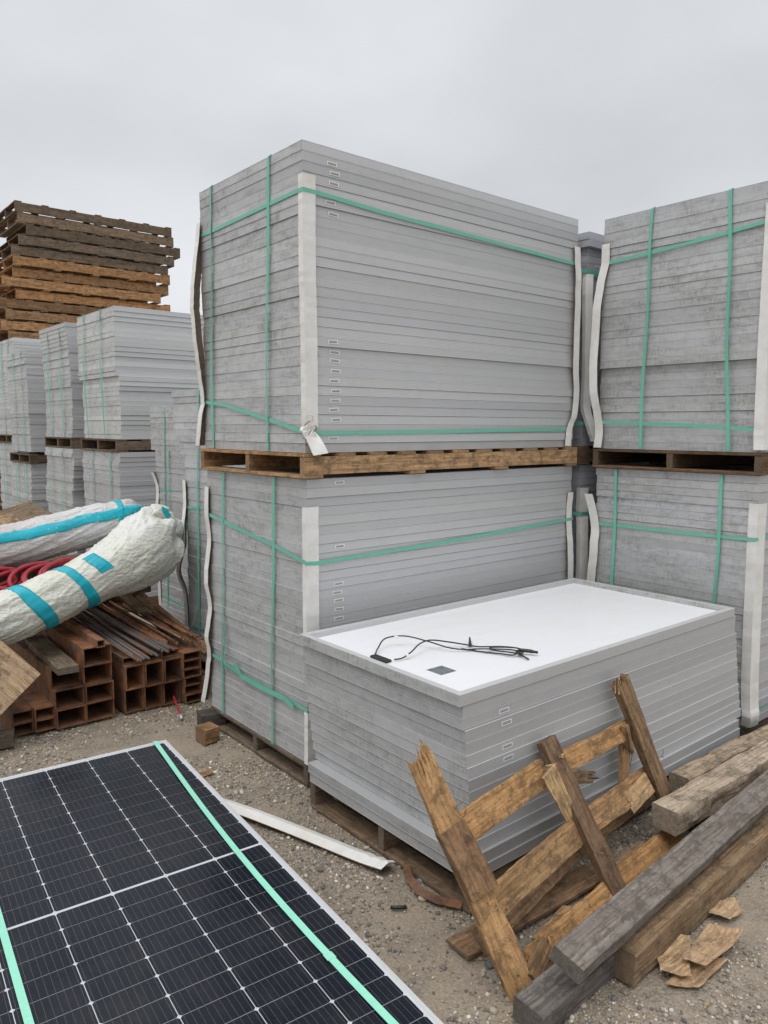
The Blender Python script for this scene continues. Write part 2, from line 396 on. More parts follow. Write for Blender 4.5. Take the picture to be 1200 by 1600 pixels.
# ------------------------------------------------------------------ ground
def ground():
    def axis(c0, c1, step, far):
        a = list(np.arange(c0, c1, step)); s = step
        lo = []; x = c0
        while x > -far: s *= 1.25; x -= s; lo.append(x)
        hi = []; x = a[-1]; s = step
        while x < far: s *= 1.25; x += s; hi.append(x)
        return np.array(lo[::-1]+a+hi)
    xs = axis(-1.6, 2.6, .018, 600); ys = axis(-2.7, 2.2, .018, 600)
    V = []
    for y in ys:
        for x in xs:
            k = Vector((x, y, 0)); z = noise.noise(k*2.2)*.012 + noise.noise(k*9)*.006 + noise.noise(k*38)*.004 - .012
            if abs(x) > 8 or abs(y) > 14: z = -.012 + noise.noise(k*.05)*.08
            V.append((x, y, z))
    nx, ny = len(xs), len(ys)
    F = [(j*nx+i, j*nx+i+1, (j+1)*nx+i+1, (j+1)*nx+i) for j in range(ny-1) for i in range(nx-1)]
    o = link('ground', mesh('ground', V, F, mk_ground(), smooth=True)); tag(o, kind='structure')
def gz(x, y):
    k = Vector((x, y, 0)); return noise.noise(k*2.2)*.012 + noise.noise(k*9)*.006 + noise.noise(k*38)*.004 - .012
ground()
def gravel():
    import bmesh
    bm = bmesh.new(); bmesh.ops.create_icosphere(bm, subdivisions=1, radius=1)
    tv = np.array([v.co[:] for v in bm.verts]); tf = np.array([[v.index for v in f.verts] for f in bm.faces]); bm.free()
    rs = np.random.RandomState(3); n = 62000
    X = rs.uniform(-1.3, 2.2, n*2); Y = rs.uniform(-2.4, 1.7, n*2)
    keep = []
    for i in range(len(X)):
        q = noise.noise(Vector((X[i]*1.3, Y[i]*1.3, 4)))*.9 + noise.noise(Vector((X[i]*5, Y[i]*5, 9)))*.5
        if rs.rand() < .42+q*1.1: keep.append(i)
        if len(keep) >= n: break
    X = X[keep]; Y = Y[keep]; n = len(keep)
    S = np.exp(rs.normal(math.log(.0047), .42, n)); S = np.clip(S, .0022, .015)
    S[:60] = rs.uniform(.011, .02, 60)
    R = rs.normal(size=(n, 3, 3)); Q = np.linalg.qr(R)[0]
    sc = rs.uniform(.6, 1.25, (n, 1, 3))*S[:, None, None]
    jit = 1+rs.uniform(-.18, .18, (n, len(tv), 1))
    V = (tv[None]*jit*sc)@Q; V[:, :, 2] *= .75
    V[:, :, 0] += X[:, None]; V[:, :, 1] += Y[:, None]
    Z = np.array([gz(a, b) for a, b in zip(X, Y)]); V[:, :, 2] += (Z+S*.25)[:, None]
    F = (tf[None]+np.arange(n)[:, None, None]*len(tv)).reshape(-1, 3)
    me = bpy.data.meshes.new('gravel'); me.vertices.add(n*len(tv)); me.vertices.foreach_set('co', V.reshape(-1))
    me.loops.add(F.size); me.loops.foreach_set('vertex_index', F.reshape(-1).astype(np.int32))
    me.polygons.add(len(F)); me.polygons.foreach_set('loop_start', (np.arange(len(F))*3).astype(np.int32)); me.polygons.foreach_set('loop_total', np.full(len(F), 3, np.int32))
    me.update(calc_edges=True)
    pal = np.array([(.27, .23, .18), (.36, .31, .25), (.19, .165, .14), (.47, .42, .34), (.13, .125, .12), (.38, .28, .17), (.60, .56, .49), (.28, .27, .26)])
    pr = np.array([.22, .2, .15, .13, .09, .06, .06, .09]); col = pal[rs.choice(len(pal), n, p=pr)]*rs.uniform(.9, 1.35, (n, 1))
    a = me.attributes.new('tint', 'FLOAT_COLOR', 'POINT'); rgba = np.ones((n, len(tv), 4)); rgba[:, :, :3] = col[:, None]
    a.data.foreach_set('color', rgba.reshape(-1)); me.materials.append(mk_gravel())
    tag(link('gravel', me), 'loose grey and tan gravel scattered over the dirt yard', 'gravel', kind='stuff')
gravel()

# ------------------------------------------------------------------ solar panels and strapped bundles
L, W, T = 2.278, 1.137, .0505
PANEL = chamfer_box('solar_panel', L, W, T-.0004, .0017, ALU, True)
def sticker_mesh():
    V = []; F = []; mi = []
    def q(x0, z0, x1, z1, y, k):
        i = len(V); V.extend([(x0, y, z0), (x1, y, z0), (x1, y, z1), (x0, y, z1)]); F.append((i, i+1, i+2, i+3)); mi.append(k)
    q(-.032, -.010, .032, .010, 0, 0); q(-.026, -.0055, .026, .0055, -.0006, 1)
    for k in range(7): q(-.022+k*.0068, -.001, -.0195+k*.0068, .003, -.0012, 0)
    return mesh('barcode_sticker', V, F, [PAPER, INK], mi)
STICK = sticker_mesh()
stickers_at = lambda lst, z: any(abs(z-s) < T*.5 for s in lst)
def stack(name_label, group, x0, y0, z0, n, seed, offs=None, stick=(), sx=.185, jit=.0018, Tp=T, LL=1.0, WW=1.0, gap=.95, tint=(1, 1, 1), rz=0, name='panel_stack'):
    root = empty(name, (x0, y0, z0), name_label, 'panel stack', group, rz); rnd = random.Random(seed)
    for i in range(n):
        dx, dy = offs(i/(n-1), i) if offs else (0, 0)
        dx += rnd.gauss(0, jit); dy += rnd.gauss(0, jit)
        if rnd.random() < .16: dx += rnd.uniform(-.003, .007); dy += rnd.uniform(-.003, .008)
        o = link('solar_panel', PANEL, root, (dx, dy, i*Tp)); o.rotation_euler = (0, 0, rnd.gauss(0, .0006))
        sc = Tp/T*(1-rnd.random()*rnd.random()*(1-gap)*.6); o.scale = (LL, WW, sc)
        g = rnd.gauss(1, .04); o.color = (tint[0]*g, tint[1]*g, tint[2]*g*rnd.uniform(.985, 1.02), 1)
        if stickers_at(stick, z0+(i+.5)*Tp):
            link('barcode_sticker', STICK, o, (sx+rnd.gauss(0, .006), -.0012, T*.5+rnd.gauss(0, .003)), (0, rnd.gauss(0, .03), 0))
    return root
NX, NY = Vector((-1, 0, 0)), Vector((0, -1, 0))
OUT = .009

def pallet(label, x0, y0, z0, H=.131, LL=2.278, WW=1.137, col=(.25, .165, .10), tops=9, bots=4, seed=0, group=None, colfn=None, rough=.002, over=0):
    """stringers run along X; deck boards across"""
    root = empty('wooden_pallet', (x0, y0, z0), label, 'pallet', group); rnd = random.Random(seed)
    t = .018; hs = H-2*t; w = .042; cf = lambda k: (lambda f, h: (col[0]*f, col[1]*f*h, col[2]*f*h*h))(rnd.uniform(.8, 1.2), rnd.uniform(.95, 1.05))
    for k, y in enumerate((w/2, WW/2, WW-w/2)):
        beam('stringer', (x0+.002, y0+y, z0+t+hs/2), (x0+LL, y0+y, z0+t+hs/2), w, hs-.001, cf(0), parent=root, seed=seed+k, rough=rough, seg=.15)
    for k in range(tops):
        bw = .11 if tops > 5 else .095; x = x0+bw/2+(LL-bw)*k/(tops-1)+rnd.uniform(-.01, .01)*(0 < k < tops-1)
        beam('deck_board', (x, y0-over, z0+H-t/2), (x, y0+WW+over, z0+H-t/2), bw, t-.001, cf(1), parent=root, seed=seed+10+k, rough=rough, seg=.2)
    for k in range(bots):
        bw = .12; x = x0+bw/2+(LL-bw)*k/(bots-1)
        beam('deck_board', (x, y0-over, z0+t/2), (x, y0+WW+over, z0+t/2), bw, t-.001, cf(1), parent=root, seed=seed+30+k, rough=rough, seg=.2)
    return root

Z0, Z1, Z2 = .122, 1.690, 1.823
# --- front middle tower (lower and upper bundle)
A1 = stack('grey panel stack on the ground, right behind the loose stack with the white top', 'strapped panel stacks', 0, 0, Z0, 31, 1,
           offs=lambda s, i: (.002*math.sin(s*9)+.002, .004*math.sin(s*5)), stick=(1.668, 1.306, 1.095, 1.046, .995, .945, .894), sx=.208)
A2 = stack('highest grey panel stack in the middle of the yard, with a torn white corner guard', 'strapped panel stacks', 0, 0, Z2, 31, 2,
           offs=lambda s, i: (.004*math.sin(s*6) if i > 1 else -.004, (-.004 if i < 2 else 0)+(.010 if i == 24 else 0)),
           stick=(3.297, 3.244, 3.196, 3.095, 3.044, 2.423, 2.372, 2.321, 2.27, 2.219, 2.168, 2.117, 2.06, 2.005, 1.903), sx=.185)
pallet('worn pallet under the lower middle stack, a broken board at its near end', -.01, -.005, .0, .121, col=(.17, .135, .10), seed=5, tops=9)
pallet('tan pallet with a long clean side board between the two middle stacks', -.03, -.03, Z1+.001, .131, col=(.46, .29, .155), seed=6, WW=1.18, LL=2.33, tops=11, bots=4)
e = OUT
# straps of the upper bundle
def around(root, left, right, w=.021, extra=None, yb=None):
    """horizontal strap: left = (y,z) list on the end face from far to near, right = (x,z) list on the long face near to far"""
    o = root.location; pts = []; nn = []
    if extra: pts.append(extra); nn.append((-.3, 1, 0))
    for y, z in left: pts.append((o.x-e, y, z)); nn.append((-1, 0, 0))
    nn[-1] = (-1, -.02, 0)
    pts.append((o.x-e-.0005, o.y-e-.0005, (left[-1][1]+right[0][1])/2)); nn.append((-1, -1, 0))
    for x, z in right: pts.append((x, o.y-e, z)); nn.append((0, -1, 0))
    return strap(pts, nn, root, w)
def vert(root, y, pts=None, ztop=None, zbot=None, x=None, w=.020, bulge=.0, mat=None):
    """strap up the end face, over the top and a little way along it"""
    x = root.location.x if x is None else x; P = []; nn = []
    P.append((x+.35, y[0], ztop+.002)); nn.append((0, 0, 1)); P.append((x+.0, y[0], ztop+.003)); nn.append((-.3, 0, 1)); P.append((x-e-.001, y[0], ztop-.006)); nn.append((-1, 0, .1))
    K = 10
    for k in range(1, K):
        s = k/K; yy = y[0]+(y[1]-y[0])*s + .01*math.sin(s*7+y[0]*9)*math.sin(PI*s)
        P.append((x-e-.002-bulge*math.sin(PI*s), yy, ztop-.006+(zbot-ztop)*s)); nn.append((-1, .25*math.sin(s*5+y[0]*13), 0))
    P.append((x-e-.001, y[1], zbot+.002)); nn.append((-1, 0, 0)); P.append((x+.02, y[1], zbot-.006)); nn.append((-.2, 0, -1))
    return strap(P, nn, root, w, mat)
around(A2, [(1.142, 3.128), (.956, 3.126), (.318, 3.140), (.051, 3.146)], [(.09, 3.143), (.53, 3.122), (1.35, 3.104), (2.296, 3.081)])
around(A2, [(1.134, 2.115), (.88, 2.094), (.363, 2.002), (.01, 1.935)], [(.113, 1.927), (1.04, 1.934), (2.265, 1.951)])
vert(A2, (.975, 1.012), ztop=3.389, zbot=1.824, bulge=.004); vert(A2, (.311, .361), ztop=3.389, zbot=1.824, bulge=.006)
strap([(-.012, .318, 2.94), (-.016, .33, 2.6), (-.014, .338, 2.33)], [(-1, .5, 0)]*3, A2, .012)
around(A1, [(1.13, 1.407), (.72, 1.352), (.313, 1.299), (.0, 1.246)], [(.06, 1.236), (.99, 1.256), (2.297, 1.307)])
around(A1, [(1.12, .487), (.72, .446), (.335, .441), (.051, .434)], [(.3, .43), (1.5, .42)])
vert(A1, (.890, .967), ztop=1.690, zbot=.122, bulge=.003); vert(A1, (.303, .357), ztop=1.690, zbot=.122, bulge=.003)
strap([(-.010, .80, .50), (-.03, .68, .452), (-.028, .45, .442), (-.012, .22, .438), (-.03, .10, .425)], [(-1, 0, 0)]*5, A1, .03)
strap([(-.012, .905, .74), (-.03, .88, .58), (-.05, .85, .50), (-.05, .835, .44)], [(-1, .2, 0)]*4, A1, .011)
# corner guards
def wav(x, y, z0, z1, n, fx, fy): return [(x+fx(k/n), y+fy(k/n), z0+(z1-z0)*k/n) for k in range(n+1)]
guard(wav(-.003, -.003, 3.225, 1.96, 10, lambda s: -.004*math.sin(s*5), lambda s: -.006*math.sin(s*3)), ((0, 1, 0), (1, 0, 0)), A2, (.038, .074))
gt = [(-.012, -.010, 1.96), (-.03, -.014, 1.94), (-.015, -.022, 1.91), (.0, -.045, 1.86), (.012, -.06, 1.815)]
guard(gt, [[(0, 1, 0), (1, 0, 0)], [(.3, 1, 0), (1, .1, 0)], [(.4, .9, 0), (1, -.2, 0)], [(.3, .8, .3), (1, -.25, .12)], [(.2, .8, .4), (1, -.3, .15)]], A2, (.03, .078))
for k in range(26):     # shreds where the guard tore
    a = Vector((random.uniform(-.035, .05), random.uniform(-.03, -.008), random.uniform(1.90, 1.99)))
    b = a+Vector((random.uniform(-.04, .05), random.uniform(-.03, .0), random.uniform(-.05, .06)))
    if k < 9: tube('torn_card', [a, (a+b)/2+Vector((.006, -.012, .01)), b], .0028, CARDIN if k % 2 else CARD, A2, 5, 3)
guard(wav(-.003, 1.14, 3.20, 2.10, 14, lambda s: -.014-.055*math.sin(PI*min(1, s*1.02))**1.4, lambda s: .006*math.sin(s*7)), ((.8, .2, 0), (0, -1, 0)), A2, (.07, .045))
guard([(-.012, 1.142, 2.11), (-.03, 1.165, 2.0), (-.035, 1.19, 1.84)], ((1, 0, 0), (0, -1, 0)), A2, (.06, .05))
def far_guard(root, x, y, zs, bow, leg=(.06, .045)):
    guard([(x+.003+b[0], y-.004+b[1], z) for z, b in zip(zs, bow)], ((-1, 0, 0), (0, 1, 0)), root, leg)
far_guard(A2, 2.278, 0, (3.20, 2.9, 2.4, 2.2, 2.05, 1.95, 1.83), ((0, -.003), (.0, -.02), (.0, -.022), (.03, -.012), (.01, -.012), (-.03, -.004), (-.05, -.01)))
far_guard(A1, 2.278, 0, (1.50, 1.31, 1.0, .5), ((0, -.01), (0, 0), (.01, -.02), (.01, -.02)))
guard(wav(-.003, -.003, 1.539, .70, 4, lambda s: -.002*s, lambda s: -.003*s), ((0, 1, 0), (1, 0, 0)), A1, (.032, .078))
guard(wav(-.003, -.006, .42, .13, 4, lambda s: -.01*s, lambda s: -.01*s), ((0, 1, 0), (1, 0, 0)), A1, (.03, .05))
guard([(-.006, 1.14, 1.58), (-.014, 1.135, 1.40), (-.006, 1.12, 1.25), (-.03, 1.13, 1.0), (-.012, 1.12, .8), (-.03, 1.14, .60), (-.016, 1.135, .49), (-.02, 1.18, .3), (-.02, 1.24, .13)], ((.9, .1, 0), (0, -1, 0)), A1, (.05, .05))

# --- right tower
BX, BY = 2.385, -1.273
B1 = stack('lower grey panel stack at the right edge under a dark open pallet', 'strapped panel stacks', BX, BY, Z0-.01, 31, 3, offs=lambda s, i: (.004*math.sin(s*8), .006*math.sin(s*6)-(.012 if i < 13 else 0)), jit=.0025)
B2 = stack('upper grey panel stack at the right edge, split by a dark seam low down', 'strapped panel stacks', BX, BY, Z2-.01, 31, 4, offs=lambda s, i: (.022 if i < 11 else 0, .006 if i < 11 else 0), jit=.0022)
pallet('dirty pallet under the lowest right stack behind the old timbers', BX-.01, BY, 0, .111, col=(.15, .12, .09), seed=8)
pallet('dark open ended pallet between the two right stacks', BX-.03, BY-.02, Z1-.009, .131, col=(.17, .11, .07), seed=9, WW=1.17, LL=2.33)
around(B2, [(-.136, 3.078), (-.5, 3.095), (-1.0, 3.125), (-1.262, 3.15)], [(BX+.06, 3.146), (3.5, 3.10), (4.6, 3.08)])
around(B2, [(-.126, 1.999), (-.469, 1.988), (-.745, 1.981), (-1.08, 1.962), (-1.262, 1.948)], [(BX+.06, 1.95), (3.5, 1.94), (4.6, 1.95)])
vert(B2, (-.499, -.483), ztop=3.379, zbot=1.814, bulge=.01, w=.021); vert(B2, (-1.01, -1.081), ztop=3.379, zbot=1.814, bulge=.01, w=.021)
around(B1, [(-.118, 1.280), (-.4, 1.283), (-.8, 1.283), (-1.272, 1.292)], [(BX+.06, 1.30), (3.5, 1.33), (4.6, 1.34)])
around(B1, [(-.13, .20), (-.8, .19), (-1.272, .195)], [(BX+.06, .20), (3.5, .24), (4.6, .25)])
vert(B1, (-.301, -.324), ztop=1.680, zbot=.112, bulge=.008, w=.021); vert(B1, (-1.048, -1.053), ztop=1.680, zbot=.112, bulge=.008, w=.021)
guard([(BX-.006, BY-.005, 3.25), (BX-.008, BY-.008, 3.15), (BX-.01, BY-.006, 2.6), (BX-.012, BY-.01, 2.2), (BX-.01, BY-.012, 1.95), (BX-.012, BY-.016, 1.83)], ((0, 1, 0), (1, -.05, 0)), B2, (.055, .14))
guard([(BX-.004, BY-.004, 1.51), (BX-.004, BY-.004, 1.3), (BX-.004, BY-.006, 1.15), (BX-.012, BY-.012, .85), (BX-.01, BY-.016, .6), (BX-.01, BY-.02, .4), (BX-.016, BY-.03, .26), (BX-.03, BY-.045, .2), (BX-.01, BY-.03, .13)], ((.1, 1, 0), (1, -.1, 0)), B1, (.055, .09))
guard([(BX-.004, -.132, 3.21), (BX-.006, -.13, 3.08), (BX-.035, -.105, 2.85), (BX-.05, -.095, 2.5), (BX-.045, -.10, 2.2), (BX-.006, -.125, 2.0), (BX-.006, -.118, 1.82)], ((1, .05, 0), (0, -1, 0)), B2, (.05, .06))
guard([(BX-.03, -.07, 1.49), (BX-.01, -.118, 1.28), (BX-.02, -.125, 1.1), (BX-.02, -.11, .86), (BX-.02, -.11, .4)], ((1, .05, 0), (0, -1, 0)), B1, (.05, .065))

# --- stacks in the gap behind
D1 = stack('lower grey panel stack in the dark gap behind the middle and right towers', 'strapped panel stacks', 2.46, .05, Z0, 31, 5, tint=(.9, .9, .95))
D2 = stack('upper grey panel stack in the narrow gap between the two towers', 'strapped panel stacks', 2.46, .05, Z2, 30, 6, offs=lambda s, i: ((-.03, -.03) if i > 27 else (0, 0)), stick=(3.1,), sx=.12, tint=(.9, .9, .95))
pallet('shadowed pallet in the gap under the back right stack', 2.45, .04, 0, .121, seed=11)
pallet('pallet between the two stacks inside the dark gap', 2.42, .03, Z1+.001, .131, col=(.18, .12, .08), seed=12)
guard([(2.445, .045, 3.05), (2.41, .02, 2.9), (2.40, -.0, 2.55), (2.42, .01, 2.3), (2.43, .02, 2.1), (2.44, -.02, 1.98), (2.47, -.05, 1.86)], ((.3, 1, 0), (1, -.3, 0)), D2, (.035, .06))
guard([(2.44, .03, 1.52), (2.44, .03, 1.32), (2.42, .01, 1.28), (2.42, 0, 1.0), (2.43, .01, .5)], ((.2, 1, 0), (1, -.2, 0)), D1, (.04, .07))
strap([(2.44, .5, 3.07), (2.435, .035, 3.07), (2.9, .035, 3.06)], [(-1, 0, 0), (-1, -1, 0), (0, -1, 0)], D2, .026)
strap([(2.44, .5, 2.0), (2.435, .035, 1.99), (2.9, .035, 1.98)], [(-1, 0, 0), (-1, -1, 0), (0, -1, 0)], D2, .026)
strap([(2.43, .5, 1.33), (2.42, .005, 1.33), (2.9, .03, 1.32)], [(-1, 0, 0), (-1, -1, 0), (0, -1, 0)], D1, .026)

# --- two long stacks behind the middle tower, to its left
E2 = stack('grey panel stack just left of the middle towers, upper layers stepped sideways', 'strapped panel stacks', .42, 1.205, Z0, 42, 7, offs=lambda s, i: (-.004, .20 if i > 39 else (.19 if i > 35 else (.15 if i > 33 else (.09 if i > 31 else 0)))), jit=.0022)
E1 = stack('grey panel stack behind the thick end of the plastic wrapped roll', 'strapped panel stacks', .70, 2.42, Z0, 40, 8, offs=lambda s, i: (-.01, .10 if i > 31 else .0), jit=.0022)
pallet('pallet under the stepped stack left of the middle towers', .41, 1.2, 0, .121, seed=14)
pallet('pallet hidden behind the wrapped rolls under the back stack', .69, 2.42, 0, .121, seed=15)
def hz(root, x, pts, w=.02): strap([(x-e, y, z) for y, z in pts], [(-1, 0, 0)]*len(pts), root, w)
hz(E2, .42, [(2.34, 1.318), (1.9, 1.345), (1.25, 1.37)]); hz(E2, .42, [(2.34, .345), (1.9, .40), (1.25, .42)])
hz(E1, .70, [(3.56, 1.365), (2.95, 1.40), (2.45, 1.42)]); hz(E1, .70, [(3.56, .36), (3.0, .33), (2.45, .35)])
vert(E2, (2.054, 2.15), ztop=2.243, zbot=.2, bulge=.01); vert(E1, (3.33, 3.37), ztop=2.142, zbot=.122, bulge=.01); vert(E1, (2.75, 2.78), ztop=2.142, zbot=.122)
strap([(.70-.02, 3.24, 1.75), (.66, 3.25, 1.3), (.67, 3.25, .9)], [(-1, 0, 0)]*3, E1, .02)
strap([(.40, 2.26, 1.3), (.36, 2.22, 1.0), (.34, 2.15, .82), (.36, 2.05, .76)], [(-1, .4, 0)]*4, E2, .012)
strap([(.40, 2.15, .75), (.38, 2.13, .5), (.36, 2.15, .42), (.37, 2.2, .36)], [(-1, .4, 0)]*4, E2, .02)
guard([(.40, 2.345, 1.54), (.40, 2.345, 1.32), (.38, 2.34, 1.2), (.38, 2.35, 1.0), (.35, 2.40, .80), (.39, 2.37, .62), (.40, 2.36, .34)], ((.7, .3, 0), (0, -1, 0)), E2, (.05, .05))
guard([(.66, 3.59, 1.53), (.69, 3.55, 1.37), (.68, 3.58, 1.1), (.68, 3.57, .7), (.69, 3.57, .25)], ((1, .1, 0), (0, -1, 0)), E1, (.05, .06))

# --- far row to the left
def vfar(root, ys, x, zt, zb, w=.024): 
    for y in ys: vert(root, (y, y-.04), ztop=zt, zbot=zb, x=x, w=w, bulge=.015)
G2 = stack('upper panel stack with a bright long side, left of the middle tower at mid height', 'strapped panel stacks', .71, 4.56, 1.823, 27, 21, offs=lambda s, i: (.03 if i < 13 else 0.0, .01*math.sin(i*.9)+(-.02 if i < 13 else 0)), tint=(1.12, 1.12, 1.1), jit=.0025)
G1 = stack('lower panel stack on the ground beneath the bright sided stack, behind the wrapped rolls', 'strapped panel stacks', .70, 4.5, Z0, 31, 22, offs=lambda s, i: (.0, .03*math.sin(s*9)), jit=.004)
pallet('brown pallet between the bright sided stack and the stack below it', .69, 4.54, Z1+.001, .131, seed=23, col=(.16, .12, .085)); pallet('ground pallet under the bright sided stacks', .69, 4.5, 0, .121, seed=24)
H2 = stack('narrow looking upper stack between the bright sided stack and the leftmost ones', 'strapped panel stacks', .74, 6.16, 1.823, 27, 25, offs=lambda s, i: (.02*math.sin(s*4), -.05*(1-s)), WW=.93, tint=(.98, .98, .98), jit=.004)
H1 = stack('leaning lower panel stack with ragged layers, third from the middle tower', 'strapped panel stacks', .72, 6.08, Z0, 31, 26, offs=lambda s, i: (.0, .05*math.sin(s*11+1)), WW=.95, jit=.008)
pallet('grey brown pallet between the two narrow looking stacks', .72, 6.10, Z1+.001, .131, seed=27, WW=1.08, col=(.16, .12, .085)); pallet('ground pallet under the ragged leaning stack', .7, 6.08, 0, .121, seed=28)
I2 = stack('second stack from the left edge, leaning, lower than the one behind it', 'strapped panel stacks', .74, 7.92, 1.60, 29, 31, offs=lambda s, i: (.0, .07*s+.0), WW=.88, jit=.004, Tp=.0485)
I1 = stack('lower stack second from the left edge beneath the leaning one', 'strapped panel stacks', .72, 7.9, Z0, 26, 32, WW=.9, jit=.006)
pallet('pallet between the second pair of stacks from the left edge', .70, 7.86, 1.44, .131, seed=33, WW=1.05, col=(.16, .12, .085)); pallet('ground pallet under the second pair from the left edge', .7, 7.9, 0, .121, seed=34)
J2 = stack('leftmost upper panel stack with a pale top, cut by the left edge of the photo', 'strapped panel stacks', .9, 9.2, 1.823, 29, 35, tint=(1.08, 1.08, 1.08), jit=.0025)
J1 = stack('leftmost lower panel stack behind the plastic wrapped rolls', 'strapped panel stacks', .88, 9.2, Z0, 31, 36, jit=.006)
pallet('pallet between the leftmost pair of stacks', .86, 9.18, Z1+.001, .131, seed=37, col=(.22, .16, .10)); pallet('ground pallet under the leftmost pair', .86, 9.2, 0, .121, seed=38)
vfar(G2, (5.45, 4.93), .71, 3.186, 1.83); vfar(G1, (5.3, 4.75), .70, 1.68, .13); vfar(H2, (6.9, 6.42), .74, 3.186, 1.83); vfar(H1, (6.85, 6.4), .70, 1.68, .13)
vfar(I2, (8.6, 8.2), .74, 3.0, 1.6); vfar(I1, (8.5, 8.1), .70, 1.43, .13); vfar(J2, (9.9, 9.5), .9, 3.28, 1.83); vfar(J1, (9.9, 9.4), .86, 1.68, .13)

# --- tall pile of empty pallets
ORD = ['top', 'second', 'third', 'fourth', 'fifth', 'sixth', 'seventh', 'eighth', 'ninth', 'tenth', 'eleventh', 'twelfth', 'thirteenth', 'fourteenth', 'fifteenth', 'sixteenth', 'seventeenth', 'eighteenth', 'nineteenth', 'twentieth']
for k in range(12): ORD.append('twenty-'+['first', 'second', 'third', 'fourth', 'fifth', 'sixth', 'seventh', 'eighth', 'ninth', 'tenth', 'eleventh', 'twelfth'][k] if k < 9 else ['thirtieth', 'thirty-first', 'thirty-second'][k-9])
KH = .178; KN = 32; KX, KY = 1.40, 10.67
def kpallet(seed, col):
    return pallet('x', KX, KY, 0, KH-.001, LL=2.75, WW=1.30, col=col, tops=7, bots=5, seed=seed, group='empty pallets in the tall pile', over=0)
proto = kpallet(50, (.2, .14, .09))
kids = list(proto.children)
rnd = random.Random(12)
dxs = [0, .03, .16, .03, -.08, -.08, -.07, -.26, -.04, -.32, -.22, -.3, -.2, -.25]
dle = [0, .05, .18, .02, -.08, -.10, -.08, -.22, .05, 0, 0, 0, 0, 0]
for i in range(KN):
    zz = (KN-1-i)*KH
    if i == 0: root = proto; ch = kids
    else:
        root = proto.copy(); C.objects.link(root); ch = []
        for c in kids:
            q = c.copy(); C.objects.link(q); q.parent = root; ch.append(q)
    root.location = (KX+(dxs[i] if i < len(dxs) else rnd.uniform(-.3, -.1)), KY+rnd.uniform(-.06, .06), zz)
    dark = i < 5; tan = 5 <= i <= 8 or i == 11
    base = (.17, .13, .095) if dark else ((.45, .265, .135) if tan else (.31, .20, .115))
    if i in (1,): base = (.27, .20, .14)
    for q in ch:
        f = rnd.uniform(.8, 1.25); hh = rnd.uniform(.94, 1.05); q.color = (base[0]*f, base[1]*f*hh, base[2]*f*hh*hh, 1)
    word = 'grey brown' if dark else ('orange tan' if tan else 'dark brown')
    root['label'] = f'{word} empty pallet, {ORD[i]} {"one" if i == 0 else "from the top"} of the tall pallet pile'

# ------------------------------------------------------------------ loose stack with the white top
CX, CY = -.150, -1.290
CN = 15; CZ = .150
pallet('pallet under the loose unstrapped panel stack, its openings facing the gravel strip', CX+.035, CY-.045, .0, .148, col=(.25, .19, .135), seed=61, WW=1.15, LL=2.25)
onames = ['bottom'] + [f'{w} from the bottom' for w in ('second', 'third', 'fourth', 'fifth', 'sixth', 'seventh', 'eighth')]
tnames = ['top', 'second from the top', 'third from the top', 'fourth from the top', 'fifth from the top', 'sixth from the top', 'seventh from the top', 'eighth from the top']
rnd = random.Random(5)
TC = .0511
cst = (.794, .742, .637, .585)
for i in range(CN-1):
    f = i/(CN-1); dx = .055*(1-f) + .012; dy = -.05*(1-f)**1.2 + .004
    if i < 2: dx -= .05; dy -= .012
    if i == 2: dx += .004
    if i == CN-2: dx += .012; dy += .0
    o = link('solar_panel', PANEL, None, (CX+dx+rnd.gauss(0, .002), CY+dy+rnd.gauss(0, .0015), CZ+i*TC)); o.scale = (1+.004*(1-f), 1, .99)
    g = rnd.gauss(.95, .05); o.color = (g, g, g, 1)
    j = CN-1-i
    lab = tnames[j] if j < 8 else onames[i]
    tag(o, f'grey framed solar panel, {lab} in the loose stack', 'solar panel', 'panels in the loose stack')
    zc = CZ+(i+.5)*TC
    if stickers_at(cst, zc): link('barcode_sticker', STICK, o, (.245, -.0012, T*.5))
# top panel lying face down: recessed white back in a raised frame
tp = empty('solar_panel', (CX, CY, CZ+(CN-1)*TC), 'top solar panel of the loose stack, white back up with black cables on it', 'solar panel', 'panels in the loose stack')
def frame_mesh(L, W, T, lip, depth, mat, c=.0015, solid=False):
    """rectangular frame: outer wall, flat rim of width lip, inner wall down to depth"""
    prof = [(0, 0), (0, T-c), (c, T), (lip-c, T), (lip, T-c), (lip, T-depth), (lip+.0, T-depth-.004), (.004, T-depth-.004), (.004, 0)]
    V = []; F = []
    for (i, z) in prof: V += [(i, i, z), (L-i, i, z), (L-i, W-i, z), (i, W-i, z)]
    for k in range(len(prof)-1):
        for j in range(4):
            a = k*4+j; b = k*4+(j+1) % 4; F.append((a, b, b+4, a+4))
    return mesh('frame', V, F, mat)
fr = link('frame', frame_mesh(L, W, .0505, .032, .030, ALU), tp, col=(.98, .98, .97)); 
def slab(name, x0, y0, x1, y1, z0, z1, mat, parent):
    V = [(x0, y0, z0), (x1, y0, z0), (x1, y1, z0), (x0, y1, z0), (x0, y0, z1), (x1, y0, z1), (x1, y1, z1), (x0, y1, z1)]
    return link(name, mesh(name, V, [(3, 2, 1, 0), (4, 5, 6, 7), (0, 1, 5, 4), (1, 2, 6, 5), (2, 3, 7, 6), (3, 0, 4, 7)], mat), parent)
slab('backsheet', .03, .03, L-.03, W-.03, .012, .0215, WHITE, tp)
ZB = tp.location.z+.0215
jb = chamfer_box('junction_box', .036, .115, .014, .004, BLACK); link('junction_box', jb, tp, (.085, .555, .0216))
def cable(pts, rad=.0035): return tube('cable', [(x, y, ZB+z) for x, y, z in pts], rad, BLACK, tp, 8, 8)
